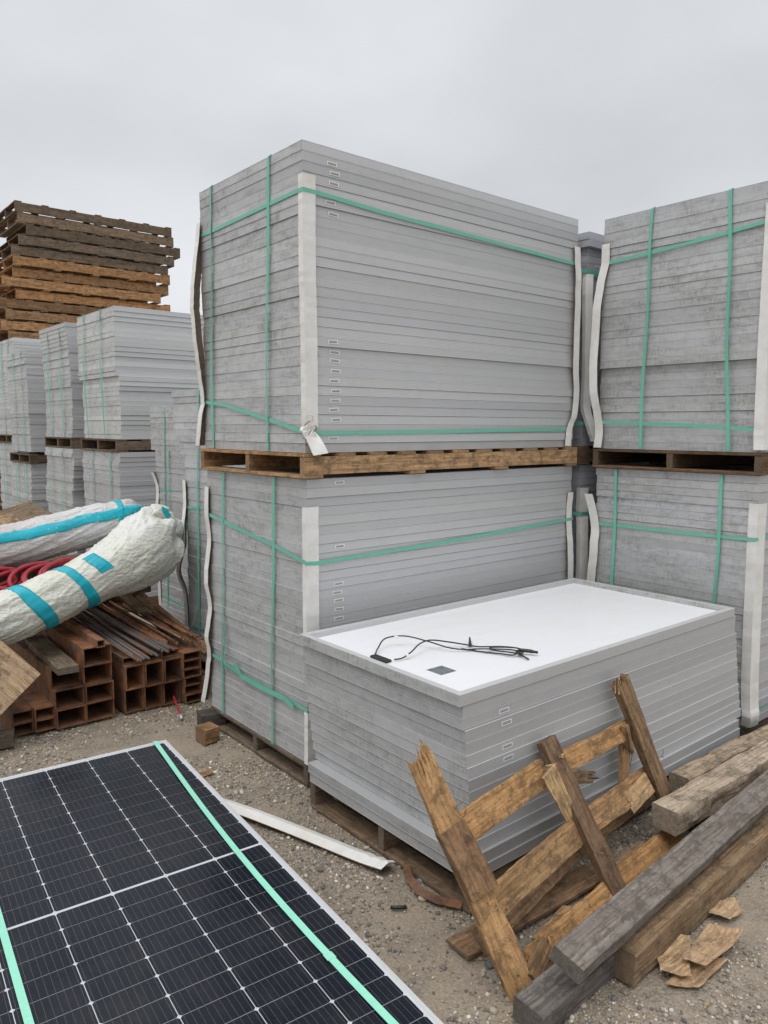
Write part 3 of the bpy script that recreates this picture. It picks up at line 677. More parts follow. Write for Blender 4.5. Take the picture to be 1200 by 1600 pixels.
cable([(-.025, -.61, .008), (.02, -.575, .02), (.10, -.535, .045), (.19, -.575, .05), (.25, -.68, .035), (.29, -.78, .02), (.345, -.83, .012), (.42, -.88, .012), (.50, -.97, .015), (.50, -1.03, .02), (.46, -1.04, .012), (.44, -.98, .008), (.40, -.90, .006), (.36, -.80, .006)])
cable([(-.01, -.73, .008), (.03, -.745, .012), (.09, -.74, .03), (.16, -.72, .05), (.24, -.71, .05), (.33, -.73, .03), (.40, -.78, .015), (.44, -.84, .01), (.50, -.93, .02), (.535, -1.01, .022), (.50, -1.06, .018), (.45, -1.0, .02), (.43, -.93, .018), (.47, -.90, .015), (.53, -.99, .022), (.54, -1.05, .016)])
tube('cable_connector', [(.52, -1.02, ZB+.02), (.545, -1.06, ZB+.02), (.565, -1.10, ZB+.018)], lambda s: .009 if s < .7 else .0065, BLACK, tp, 8, 3)
tube('cable_connector', [(.50, -1.03, ZB+.02), (.485, -1.075, ZB+.012), (.475, -1.12, ZB+.008)], lambda s: .009 if s < .5 else .004, BLACK, tp, 8, 3)
tube('cable_connector', [(.50, -.72, ZB+.018), (.46, -.76, ZB+.014), (.42, -.80, ZB+.012)], lambda s: .004+.005*s, BLACK, tp, 8, 3)
for x, y, z, a in ((.15, -.558, .048, .2), (.055, -.745, .019, 0)):
    slab('cable_tag', x-tp.location.x-.006, y-tp.location.y-.010, x-tp.location.x+.008, y-tp.location.y+.010, .0215+z-.005, .0215+z+.005, PAPER, tp)
slab('rating_label', .170, .280, .265, .375, .0216, .0222, SILVER, tp)

# ------------------------------------------------------------------ front stack, panel face up
PA = -.0883
PC = Vector((-.7211, .2028, .3956))
X_ = Vector((math.cos(PA), math.sin(PA), 0)); Y_ = Vector((-math.sin(PA), math.cos(PA), 0))
org = PC - X_*1.134 - Y_*2.278
PZ = PC.z
P = empty('panel_stack', (org.x, org.y, .13), 'low strapped panel stack in the left foreground, dark glass face up', 'panel stack', 'strapped panel stacks', PA)
FL = chamfer_box('panel_frame_block', 1.134, 2.278, T-.0006, .0016, ALU)
NP = 5; tk = (PZ-.13)/NP
for i in range(NP-1):
    o = link('solar_panel', FL, P, (random.gauss(0, .003), random.gauss(0, .003), i*tk)); o.scale = (1, 1, tk/T)
top = link('solar_panel', frame_mesh(1.134, 2.278, tk, .011, .0022, FRAMEW, c=.0008), P, (0, 0, (NP-1)*tk))
top['label'] = 'panel with dark cells and a bright frame, on top'
def face():
    V = []; F = []; zt = tk-.0022
    V += [(.0105, .0105, zt-.006), (1.1235, .0105, zt-.006), (1.1235, 2.2675, zt-.006), (.0105, 2.2675, zt-.006), (.0105, .0105, zt), (1.1235, .0105, zt), (1.1235, 2.2675, zt), (.0105, 2.2675, zt)]
    F = [(3, 2, 1, 0), (4, 5, 6, 7), (0, 1, 5, 4), (1, 2, 6, 5), (2, 3, 7, 6), (3, 0, 4, 7)]
    link('backsheet', mesh('backsheet', V, F, GAPM), top)
    V = []; F = []; B = []; BF = []
    cw, chh = .182, .0912; mx = (1.134-6*cw)/2; gx, gy = .0013, .0008; ch = .0105
    for half in range(2):
        for rr in range(12):
            y0 = (2.278/2+.0055+rr*chh*1.008) if half else (2.278/2-.0055-(rr+1)*chh*1.008)
            y1 = y0+chh*1.008
            for cc in range(6):
                x0 = mx+cc*cw; x1 = x0+cw; i = len(V); a0, a1, b0, b1 = x0+gx, x1-gx, y0+gy, y1-gy
                zc = zt+.0006
                V += [(a0+ch*.6, b0, zc), (a1-ch*.6, b0, zc), (a1, b0+ch*.6, zc), (a1, b1-ch*.6, zc), (a1-ch*.6, b1, zc), (a0+ch*.6, b1, zc), (a0, b1-ch*.6, zc), (a0, b0+ch*.6, zc)]
                F.append(tuple(range(i, i+8)))
    link('solar_cells', mesh('solar_cells', V, F, CELL), top)
    for cc in range(6):
        for b in range(9):
            x = mx+cc*cw+cw*(b+.5)/9
            for half in range(2):
                y0, y1 = ((2.278/2+.008, 2.278-.018) if half else (.018, 2.278/2-.008)); i = len(B); q = .0004
                B += [(x-q, y0, zt+.0012), (x+q, y0, zt+.0012), (x+q, y1, zt+.0012), (x-q, y1, zt+.0012)]; BF.append((i, i+1, i+2, i+3))
    link('busbars', mesh('busbars', B, BF, BUS), top)
face()
def pstrap(x, j=0, wob=.07):
    pts = []; nn = []
    def wp(a, b, z): v = org+X_*a+Y_*b; return (v.x, v.y, z)
    V = [(x, 2.283, .14), (x, 2.283, PZ-.006), (x, 2.279, PZ+.003)]
    for a, b, z in V: pts.append((a, b, z-P.location.z)); nn.append((0, 1, 0) if b > 2.28 else (0, .5, 1))
    for k in range(1, 12):
        s = k/12; pts.append((x-wob*math.sin(s*2.3), 2.278*(1-s), PZ+.0035+.001*math.sin(s*9)-P.location.z)); nn.append((.08*math.sin(s*6), 0, 1))
    pts += [(x-wob*math.sin(2.3), -.001, PZ+.003-P.location.z), (x-wob*math.sin(2.3), -.005, .0)]; nn += [(0, -.5, 1), (0, -1, 0)]
    # local space: bypass parent offset
    V = []; F = []; w = .022
    for i, p in enumerate(pts):
        p = Vector(p); t = (Vector(pts[min(i+1, len(pts)-1)])-Vector(pts[max(i-1, 0)])).normalized(); n = Vector(nn[i]); n = (n-t*n.dot(t)).normalized(); s_ = t.cross(n)*w/2
        V += [p+s_, p-s_, p-s_+n*.0015, p+s_+n*.0015]
    for i in range(len(pts)-1):
        for k in range(4):
            a = i*4+k; b = i*4+(k+1) % 4; F.append((a, a+4, b+4, b))
    link('strap', mesh('strap', V, F, STRAPL), P)
    xj = x-wob*math.sin(.80*2.3); slab('strap_joint', xj-.0145, .44, xj+.0145, .47, PZ-P.location.z+.005, PZ-P.location.z+.0065, STRAPL, P)
pstrap(1.134-.055, 0); pstrap(.232, 1, .0)
pf = pallet('pallet under the low glass topped stack in the left foreground', 0, 0, 0, .128, LL=2.26, WW=1.12, seed=71)
pf.rotation_euler = (0, 0, PA+PI/2); v = org+X_*1.127+Y_*.009; pf.location = (v.x, v.y, 0)

# ------------------------------------------------------------------ broken pallet leaning on the loose stack
BP = empty('broken_pallet', (-.31, -1.72, 0), 'broken splintered pallet leaning against the front of the loose stack', 'pallet')
tanw = (.50, .295, .135); brw = (.22, .14, .085); dkw = (.15, .105, .07)
def bb(name, p0, p1, w, t, col, seed, up=(0, -1, .45), **k): return beam(name, p0, p1, w, t, col, up, BP, seed, **k)
UP = (-.25, -1, .45)
bb('stringer', (-.285, -1.745, -.0), (-.452, -1.41, .755), .098, .042, (.46, .285, .14), 101, (-.35, -.85, .35), jag1=.07, rough=.004, seg=.03)
bb('stringer', (.44, -1.665, -.0), (.328, -1.345, .625), .09, .042, (.235, .155, .10), 102, (-.1, -.9, .4), rough=.004, seg=.03)
bb('stringer', (1.13, -1.52, .03), (.868, -1.352, .765), .082, .045, (.27, .18, .11), 103, (-.2, -.95, .3), jag1=.03, rough=.004, seg=.03)
bb('cleat', (-.355, -1.615, .34), (-.41, -1.505, .555), .112, .05, (.25, .155, .09), 104, (-.35, -.85, .35), rough=.003)
# upper deck board: left piece, hanging splinter, right pieces
bb('deck_board', (-.42, -1.51, .512), (.225, -1.412, .528), .112, .018, tanw, 105, UP, jag1=.03, rough=.003, seg=.03)
bb('deck_board', (.365, -1.392, .515), (.905, -1.375, .528), .088, .018, tanw, 106, UP, jag0=.10, rough=.003, seg=.02)
bb('splinter', (.20, -1.46, .56), (.325, -1.48, .345), .085, .010, (.70, .49, .27), 107, (-.2, -1, .2), jag1=.09, rough=.003, seg=.015, taper=.25)
bb('splinter', (.36, -1.42, .475), (.50, -1.44, .44), .05, .04, (.20, .14, .085), 108, (-.2, -1, .2), jag1=.08, rough=.006, seg=.015)
bb('splinter', (.845, -1.40, .57), (.895, -1.40, .44), .022, .03, (.42, .28, .15), 109, (0, -1, .1), jag1=.03)
# middle deck board
bb('deck_board', (-.35, -1.615, .262), (.36, -1.50, .262), .115, .018, (.43, .275, .14), 110, UP, rough=.003, seg=.03)
bb('deck_board', (.36, -1.49, .258), (1.02, -1.43, .265), .115, .018, (.40, .25, .13), 111, UP, jag1=.04, rough=.003, seg=.03)
bb('splinter', (.80, -1.475, .235), (.985, -1.455, .27), .095, .012, (.50, .34, .19), 112, UP, jag0=.03, rough=.003, seg=.02)
bb('splinter', (.86, -1.40, .27), (.88, -1.38, .44), .055, .03, (.34, .22, .12), 113, (0, -1, 0), jag1=.05)
bb('deck_board', (-.30, -1.55, .09), (.44, -1.44, .14), .095, .018, (.32, .21, .125), 114, (-.1, -1, .9), rough=.003, seg=.03)
bb('deck_board', (.42, -1.46, .12), (1.05, -1.40, .15), .05, .03, (.24, .15, .085), 115, (-.1, -1, .9), rough=.004, seg=.03)
# lowest deck board
bb('deck_board', (-.19, -1.71, .045), (.44, -1.64, .04), .10, .018, tanw, 116, (-.2, -1, .8), jag0=.05, jag1=.03, rough=.004, seg=.03)
bb('deck_board', (.45, -1.62, .03), (1.05, -1.575, .05), .095, .020, (.48, .28, .125), 117, (-.2, -1, .8), jag0=.07, rough=.004, seg=.03)
bb('cleat', (-.25, -1.77, .03), (-.12, -1.73, .075), .10, .045, (.28, .18, .10), 118, (-.2, -1, .5), jag1=.03, rough=.005)
for k in range(26):
    s = random.random(); a = Vector((.99+.0*s, -1.43, .45)).lerp(Vector((1.10, -1.50, .12)), s) + Vector((random.uniform(-.03, .05), -.03, random.uniform(-.02, .02)))
    if k >= 17: a = Vector((-.30, -1.68, .12)).lerp(Vector((-.42, -1.47, .66)), random.random())+Vector((random.uniform(-.03, .05), -.03, 0))
    if 8 < k < 17: a = Vector((.40, -1.60, .1)).lerp(Vector((.36, -1.45, .45)), random.random())+Vector((random.uniform(-.03, .04), -.03, 0))
    b = a+Vector((random.uniform(-.04, .04), random.uniform(-.03, -.005), random.uniform(-.05, .05)))
    if k % 2: tube('nail_or_sliver' if False else 'sliver', [a, (a+b)/2+Vector((0, -.01, .006)), b], .0016, WOOD, BP, 5, 2, col=(.45, .32, .18))
for bx_, by_, bz_, n_, sd_ in ((-.452, -1.41, .755, 16, 5), (.868, -1.352, .765, 9, 6), (.225, -1.415, .53, 8, 7), (.37, -1.395, .515, 8, 8)):
    rq = random.Random(sd_)
    for k in range(n_):
        if sd_ < 7: p = Vector((bx_+rq.uniform(-.042, .042), by_+rq.uniform(-.014, .014)-.01, bz_-.05)); q = p+Vector((rq.uniform(-.02, .012), rq.uniform(0, .02), rq.uniform(.05, .085)))
        else: p = Vector((bx_, by_-.01, bz_+rq.uniform(-.05, .05))); q = p+Vector((rq.uniform(.03, .07)*(1 if sd_ == 7 else -1), rq.uniform(-.02, .0), rq.uniform(-.02, .02)))
        bb('splinter', p, q, rq.uniform(.006, .014), rq.uniform(.003, .007), (.72, .52, .30), 400+k, (0, -1, .2), taper=.85)
tube('nail', [(.905, -1.41, .46), (.90, -1.41, .40), (.895, -1.405, .36)], .0018, RUSTG, BP, 5, 2)

# ------------------------------------------------------------------ timbers at the right
def timber(label, p0, p1, w, t, col, seed, up=(0, 0, 1), grp='timbers by the broken pallet', **k):
    o = beam('timber', p0, p1, w, t, col, up, None, seed, **k); return tag(o, label, 'timber', grp)
timber('square brown timber lying on the gravel at the lower right, nearest of the long timbers', (.03, -1.93, .066), (2.6, -1.80, .066), .105, .125, (.28, .20, .125), 201, rough=.002, seg=.05)
timber('smooth dark grey timber lying across the middle of the timbers, with knots', (-.275, -1.915, .205), (2.3, -1.735, .195), .118, .06, (.225, .205, .188), 202, up=(-.08, -.28, 1), rough=.002, seg=.05)
timber('short grey timber end lying on the gravel under the smooth grey timber', (-.40, -1.86, .045), (.55, -1.82, .045), .12, .085, (.175, .165, .16), 203, up=(-.08, -.1, 1), rough=.002)
timber('weathered cracked timber with a rounded grey end, above the smooth grey one', (.865, -1.61, .185), (2.6, -1.66, .22), .125, .115, (.44, .37, .29), 204, rough=.006, seg=.035)
timber('old split timber with a blackened end, farthest back beside the panel stack', (1.33, -1.42, .135), (3.3, -1.52, .16), .105, .10, (.38, .31, .23), 205, rough=.007, seg=.035)
timber('dark offcut propping up the weathered timbers behind the broken pallet', (1.18, -1.62, .045), (1.55, -1.30, .045), .10, .085, (.09, .075, .06), 206, rough=.005)
timber('dark crosswise timber offcut under the weathered timbers near the right edge', (1.80, -1.80, .05), (2.1, -1.36, .05), .10, .085, (.10, .08, .06), 207, rough=.005)

# ------------------------------------------------------------------ small litter
def sheet(name, label, cat, outline, z, col, th=.0022, curl=.02, seed=0, group=None, mat=None, tilt=(0, 0)):
    """torn flat piece: outline in plan (x,y), curled a little"""
    cx = sum(p[0] for p in outline)/len(outline); cy = sum(p[1] for p in outline)/len(outline); rn = random.Random(seed)
    O = []
    for i, p in enumerate(outline):
        q = outline[(i+1) % len(outline)]
        for k in range(6): s = k/6; O.append((p[0]+(q[0]-p[0])*s+rn.uniform(-.003, .003), p[1]+(q[1]-p[1])*s+rn.uniform(-.003, .003)))
    rings = [1, .66, .33]; V = []; F = []; n = len(O)
    def h(x, y): return z + curl*((x-cx)**2+(y-cy)**2)/.01*.25 + noise.noise(Vector((x*14, y*14, seed)))*curl*.35 + (x-cx)*tilt[0]+(y-cy)*tilt[1]
    for sgn in (0, 1):
        for r_ in rings:
            for x, y in O:
                X, Y = cx+(x-cx)*r_, cy+(y-cy)*r_; V.append((X-cx, Y-cy, h(X, Y)-sgn*th-z))
        V.append((0, 0, h(cx, cy)-sgn*th-z))
    m_ = 3*n+1
    for sgn in (0, 1):
        b0 = sgn*m_
        for r_ in range(2):
            for k in range(n):
                a, b = b0+r_*n+k, b0+r_*n+(k+1) % n; f = (a, b, b+n, a+n); F.append(f if not sgn else tuple(reversed(f)))
        for k in range(n):
            f = (b0+2*n+k, b0+2*n+(k+1) % n, b0+3*n); F.append(f if not sgn else tuple(reversed(f)))
    for k in range(n): F.append((k, m_+k, m_+(k+1) % n, (k+1) % n))
    o = link(name, mesh(name, V, F, mat or WOOD), None, (cx, cy, z), col=col); return tag(o, label, cat, group)
oc = (.52, .36, .22)
sheet('torn_veneer', 'pale torn veneer piece with small holes, beside the end of the brown timber', 'veneer scrap', [(.14, -2.02), (.20, -2.10), (.40, -1.99), (.345, -1.905), (.25, -1.93)], .03, (.52, .37, .23), seed=1, curl=.03, group='wood scraps')
sheet('torn_veneer', 'reddish torn veneer strip lying on the pale piece', 'veneer scrap', [(.24, -2.04), (.27, -2.12), (.56, -2.12), (.50, -2.01)], .045, (.43, .30, .19), seed=2, curl=.02, group='wood scraps')
sheet('torn_veneer', 'lower tan veneer sheet under the reddish strip', 'veneer scrap', [(.12, -2.05), (.20, -2.13), (.42, -2.13), (.30, -2.03)], .012, oc, seed=3, curl=.01, group='wood scraps')
sheet('torn_veneer', 'small splintered veneer flake on open gravel right of the brown timber', 'veneer scrap', [(.60, -1.96), (.64, -2.03), (.73, -2.04), (.78, -1.98), (.70, -1.93)], .02, (.55, .40, .25), seed=4, curl=.03, group='wood scraps')
sheet('cardboard_scrap', 'small tan card square on gravel beside the glass topped stack', 'card scrap', [(-.40, .53), (-.41, .46), (-.33, .47), (-.33, .53)], .004, (.42, .25, .13), seed=5, curl=.005)
o = beam('wood_board', (-.315, -1.455, .014), (.50, -1.50, .02), .12, .014, (.33, .215, .13), (0, 0, 1), None, 231, rough=.001); tag(o, 'flat reddish board end poking out under the broken pallet on the left', 'board')
sheet('wood_scrap', 'thin splintered wood flake on the ground behind the grey timber', 'wood scrap', [(.55, -1.53), (.57, -1.58), (.80, -1.55), (.86, -1.50), (.70, -1.49)], .02, (.33, .22, .13), seed=7, curl=.02, group='wood scraps')
sheet('wood_scrap', 'flat tan wood piece on the ground inside the broken pallet', 'wood scrap', [(-.05, -1.60), (-.02, -1.66), (.30, -1.64), (.20, -1.55)], .018, (.36, .23, .12), th=.008, seed=8, curl=.004, group='wood scraps')
# white card strip
def wstrip():
    V = []; F = []; pts = catmull([(-.60, .34, .03), (-.46, .06, .022), (-.33, -.33, .018), (-.23, -.70, .02), (-.205, -.82, .028), (-.20, -.92, .05)], 5)
    for i, p in enumerate(pts):
        t = (pts[min(i+1, len(pts)-1)]-pts[max(i-1, 0)]).normalized(); s = Vector((0, 0, 1)).cross(t).normalized(); wv = .004*math.sin(i*1.9)*(i > 16)
        V += [p+s*.042+Vector((0, 0, wv)), p-s*.0+Vector((0, 0, .016+wv)), p-s*.045, p-s*.045-Vector((0, 0, .005)), p+Vector((0, 0, .011)), p+s*.042-Vector((0, 0, .005))]
    n = 6
    for i in range(len(pts)-1):
        for k in range(n): a = i*n+k; b = i*n+(k+1) % n; F.append((a, b, b+n, a+n))
    F += [tuple(reversed(range(n))), tuple(len(V)-n+k for k in range(n))]
    mi = [1 if k in (2, 3, 4) else 0 for i in range(len(pts)-1) for k in range(n)]+[1, 1]
    tag(link('edge_guard', mesh('edge_guard', V, F, [CARD, CARDIN], mi)), 'dirty white card strip lying on the gravel beside the glass topped stack', 'card strip')
wstrip()
o = strap([(-.115, -.945, .02), (-.165, -1.02, .022), (-.19, -1.11, .02), (-.17, -1.20, .018), (-.12, -1.29, .02)], [(-.5, 0, 1)]*5, None, .035, RUST, 'metal_strip', .004); tag(o, 'curved rusty metal strip on the gravel under the loose stack', 'metal strip')
o = tube('stick', [(-.34, -1.10, .008), (-.315, -1.125, .010), (-.29, -1.14, .008)], .008, BLACK, None, 6, 3); tag(o, 'short black stub lying on the open gravel', 'stub')
def rock(x, y, s, col, lab):
    import bmesh
    bm = bmesh.new(); bmesh.ops.create_icosphere(bm, subdivisions=2, radius=s)
    for v in bm.verts: v.co *= 1+noise.noise(v.co/s*1.3+Vector((x*9, y*9, 0)))*.35; v.co.z *= .7
    me = bpy.data.meshes.new('stone'); bm.to_mesh(me); bm.free(); me.materials.append(mk_plain('stone_'+lab.split()[0], col, .85, .2, 60, .4)); me.polygons.foreach_set('use_smooth', [True]*len(me.polygons))
    tag(link('stone', me, None, (x, y, gz(x, y)+s*.4)), lab, 'stone', 'larger stones')
rock(-.10, -1.03, .021, (.30, .31, .31), 'grey stone behind the curved rusty strip, left of the pair')
rock(-.075, -1.07, .017, (.48, .45, .38), 'cream stone behind the curved rusty strip, right of the pair')
rock(-.19, -1.13, .021, (.42, .35, .24), 'yellowish stone in front of the curved rusty strip')
rock(-.26, -1.57, .020, (.13, .14, .15), 'dark stone left of the broken pallet foot')
# wooden block and dark block by the middle stack
def cube_block(name, lab, loc, dim, rz, col, seed):
    me = board_mesh(name, dim[0], dim[1], dim[2], WOOD, seed, rough=.002)
    o = link(name, me, None, loc, (0, 0, rz), col); return tag(o, lab, 'wood block', 'wood blocks by the stack')
cube_block('wood_block', 'tan wooden block on gravel by the corner of the middle stack', (-.20, .90, .047), (.10, .11, .10), .1, (.36, .215, .11), 301)
cube_block('wood_block', 'dark grey wooden block behind the tan block', (-.10, 1.12, .05), (.16, .12, .10), -.2, (.09, .085, .085), 302)
strap([(-.14, .80, .02), (-.135, .9, .04)], [(0, 0, 1)]*2, None, .001) if False else None

# ------------------------------------------------------------------ steel tubes on the left
def rect_tube(label, x, y, z, w, h, Lt=4.0, th=.008, mat=None, group='rusty rectangular steel tubes', rz=0, length=None):
    V = []; F = []
    for yy in (0, Lt):
        V += [(0, yy, 0), (w, yy, 0), (w, yy, h), (0, yy, h), (th, yy, th), (w-th, yy, th), (w-th, yy, h-th), (th, yy, h-th)]
    for j in range(4):
        a, b = j, (j+1) % 4
        F += [(a, b, b+8, a+8), (4+b, 4+a, 4+a+8, 4+b+8), (b, a, 4+a, 4+b), (8+a, 8+b, 12+b, 12+a)]
    F += [(8, 9, 10, 11)]  # unseen cap on the far end, added to keep the tube's inside dark
    o = link('steel_tube', mesh('steel_tube', V, F, mat or RUST), None, (x, y, z), (0, 0, rz)); return tag(o, label, 'steel tube', group)
rows = ['bottom', 'second', 'third', 'top']
w_, h_ = .186, .126
zc0 = .012
for r_ in range(4):
    for c_ in range(2):
        if r_ == 3 and c_ == 0: continue
        x = -.834+c_*.188 + (r_ > 1)*.0 - r_*.004 + (.0 if c_ else -.0)
        y = 1.655-c_*.02 + (.05 if (r_, c_) == (2, 0) else 0) + random.uniform(-.01, .02)
        nm = 'left' if c_ == 0 else 'right'
        rect_tube(f'wide rusty tube, {nm} one of the {rows[r_]} row in the wide tube bundle', x, y, zc0+r_*(h_+.001), w_, h_)
for r_ in range(2):
    for c_ in range(2):
        rect_tube(f'small flat rusty tube, {"left" if c_ == 0 else "right"} one of the {"lower" if r_ == 0 else "upper"} pair at the far left', -1.085+c_*.128, 1.70-c_*.02, .014+r_*.078, .125, .077)
for r_ in range(3):
    for c_ in range(3):
        if r_ == 2 and c_ != 2 and c_ != 0: pass
        hh = .168 if r_ < 2 else .05
        rect_tube(f'upright rusty tube, {["left", "middle", "right"][c_]} one of the {["bottom", "middle", "thin top"][r_]} row in the right bundle', -.388+c_*.134, 1.62+(.03 if r_ == 0 else 0)+(.05 if r_ == 2 else 0)-c_*.01, .006+r_*.169, .131, hh)
for k in range(6):
    rect_tube(f'thin slotted tube, {["lowest", "second lowest", "third lowest", "third highest", "second highest", "highest"][k]} in the narrow column beside the middle stack', .018-(.012 if k > 2 else 0), 1.585+random.uniform(-.02, .02), .004+k*.062, .135, .060, th=.005)
rect_tube('small square rusty pipe lying on top of the wide tubes', -.575, 1.60, .516, .05, .05, Lt=1.3, th=.005, rz=.0)
timber('short weathered board lying on the second highest wide tube', (-.775, 1.56, .418), (-.74, 2.45, .418), .13, .045, (.23, .19, .14), 210, grp='boards on the tube pile')
e1 = Vector((-.182, .1, .212)).normalized(); e2 = Vector((-.226, 0, -.22)).normalized(); pc = Vector((-.969, 1.5, .464))
o = beam('plywood_board', pc+e2*.31, pc+e2*.31+e1*.62, .62, .018, (.50, .37, .25), e1.cross(e2)*(-1 if e1.cross(e2).y > 0 else 1), None, 211, rough=.001); tag(o, 'tilted plywood board at the left edge in front of the steel tubes', 'board')
timber('grey squared timber on the ground at the left edge under the plywood', (-1.75, 1.78, .05), (-1.10, 1.60, .05), .10, .09, (.15, .125, .10), 212, grp='boards on the tube pile')
# reinforcing bars
rr = random.Random(9)
def rod(i, F_, R_, rad, mat, lab):
    a = Vector(F_); b = Vector(R_); d_ = b-a; b = a+d_*1.5; mid = (a+b)/2+Vector((0, 0, -.01))
    o = tube('steel_bar', [a, mid, b], rad, mat, None, 7, 4); tag(o, lab, 'steel bar', 'steel bars on the tube pile')
G_L = 'long grey steel bar with a greenish end, lying with others on the tube pile'
R_L = 'long rust brown steel bar lying in the bundle on the tube pile'
for i in range(11):
    s = i/10; rod(i, (-.345+.30*s, 1.49+.12*s+rr.uniform(-.03, .03), .395+rr.uniform(0, .045)), (-.43+.26*s, 2.65+.1*s, .50+rr.uniform(0, .05)), .0105, RUSTG, G_L)
for i in range(16):
    s = i/15; rod(i, (-.07+.24*s, 1.76-.18*s+rr.uniform(-.05, .05), .415+rr.uniform(0, .045)), (-.20+.36*s, 2.75, .52+rr.uniform(0, .05)), .008, RUST, R_L)
timber('long brown plank slanting down toward the middle stack, beside the steel bars', (.215, 1.60, .335), (.14, 2.95, .62), .075, .03, (.30, .19, .11), 213, up=(-.5, 0, 1), grp='boards on the tube pile')
timber('green tinted plank edge lying under the slanting brown plank', (.13, 1.72, .35), (.06, 2.9, .575), .06, .025, (.14, .18, .14), 214, up=(-.5, 0, 1), grp='boards on the tube pile')
timber('broken brown board lying across the steel bars under the wrapped roll', (-.03, 2.15, .56), (.02, 2.75, .60), .10, .02, (.22, .16, .11), 215, grp='boards on the tube pile', jag0=.05)
# supports beneath the rolls
timber('dark timber beneath the red hose coil', (-1.6, 2.28, .70), (-.35, 2.45, .71), .22, .18, (.20, .14, .09), 216, grp='boards on the tube pile')
timber('rough brown timber beneath the back wrapped roll', (-1.7, 2.62, .62), (.25, 2.82, .66), .20, .16, (.20, .145, .10), 217, grp='boards on the tube pile')
timber('upper brown timber carrying the back wrapped roll', (-1.7, 2.66, .81), (.15, 2.80, .86), .18, .20, (.17, .13, .09), 218, grp='boards on the tube pile')
timber('pale old board lying behind the wrapped rolls at the left edge', (-.75, 4.0, 1.04), (.05, 5.0, 1.10), .30, .03, (.26, .20, .14), 219, up=(.4, -.4, 1), grp='boards on the tube pile')
timber('tan board end behind the wrapped rolls at the very left', (-1.1, 4.1, 1.05), (-.35, 4.35, 1.08), .18, .03, (.42, .30, .19), 220, up=(.2, -.5, 1), grp='boards on the tube pile')
for k, (x, y) in enumerate(((-.9, 4.0), (-.2, 4.5))):
    timber(['left', 'right'][k]+' rough trestle timber standing under the boards behind the rolls', (x, y, 0), (x, y, 1.02), .15, .15, (.16, .12, .09), 221+k, up=(1, 0, 0), grp='boards on the tube pile')
# red hose coil
hp = []
rh = random.Random(4); ccx, rr_, rz_ = -1.15, .2, .08
for k in range(150):
    th = k*.45
    if k % 14 == 0: ccx = -1.2+.75*(k/150)+rh.uniform(-.1, .1); rr_ = rh.uniform(.14, .26); rz_ = rh.uniform(.055, .10)
    tgt = (ccx+rr_*math.cos(th), 2.22+.10*math.sin(th+.6)+rh.uniform(-.01, .01), .915+rz_*math.sin(th)+.012*math.sin(k*.3))
    hp.append(tgt if not hp else tuple(.55*q+.45*p for p, q in zip(hp[-1], tgt)))
o = tube('rubber_hose', hp, .0165, REDH, None, 8, 3); tag(o, 'coiled dark red rubber hose lying between the two wrapped rolls', 'hose')
o = tube('rubber_hose', [(-.06, 1.60, .07), (-.09, 1.50, .06), (-.105, 1.42, .035), (-.12, 1.36, .02)], .008, REDH, None, 8, 4)
tag(o, 'short red hose end poking out under the tubes beside the middle stack', 'hose')
cp = tube('hose_coupling', [(-.12, 1.36, .02), (-.128, 1.335, .018), (-.136, 1.31, .018)], .011, FRAMEW, None, 8, 2); cp.parent = o

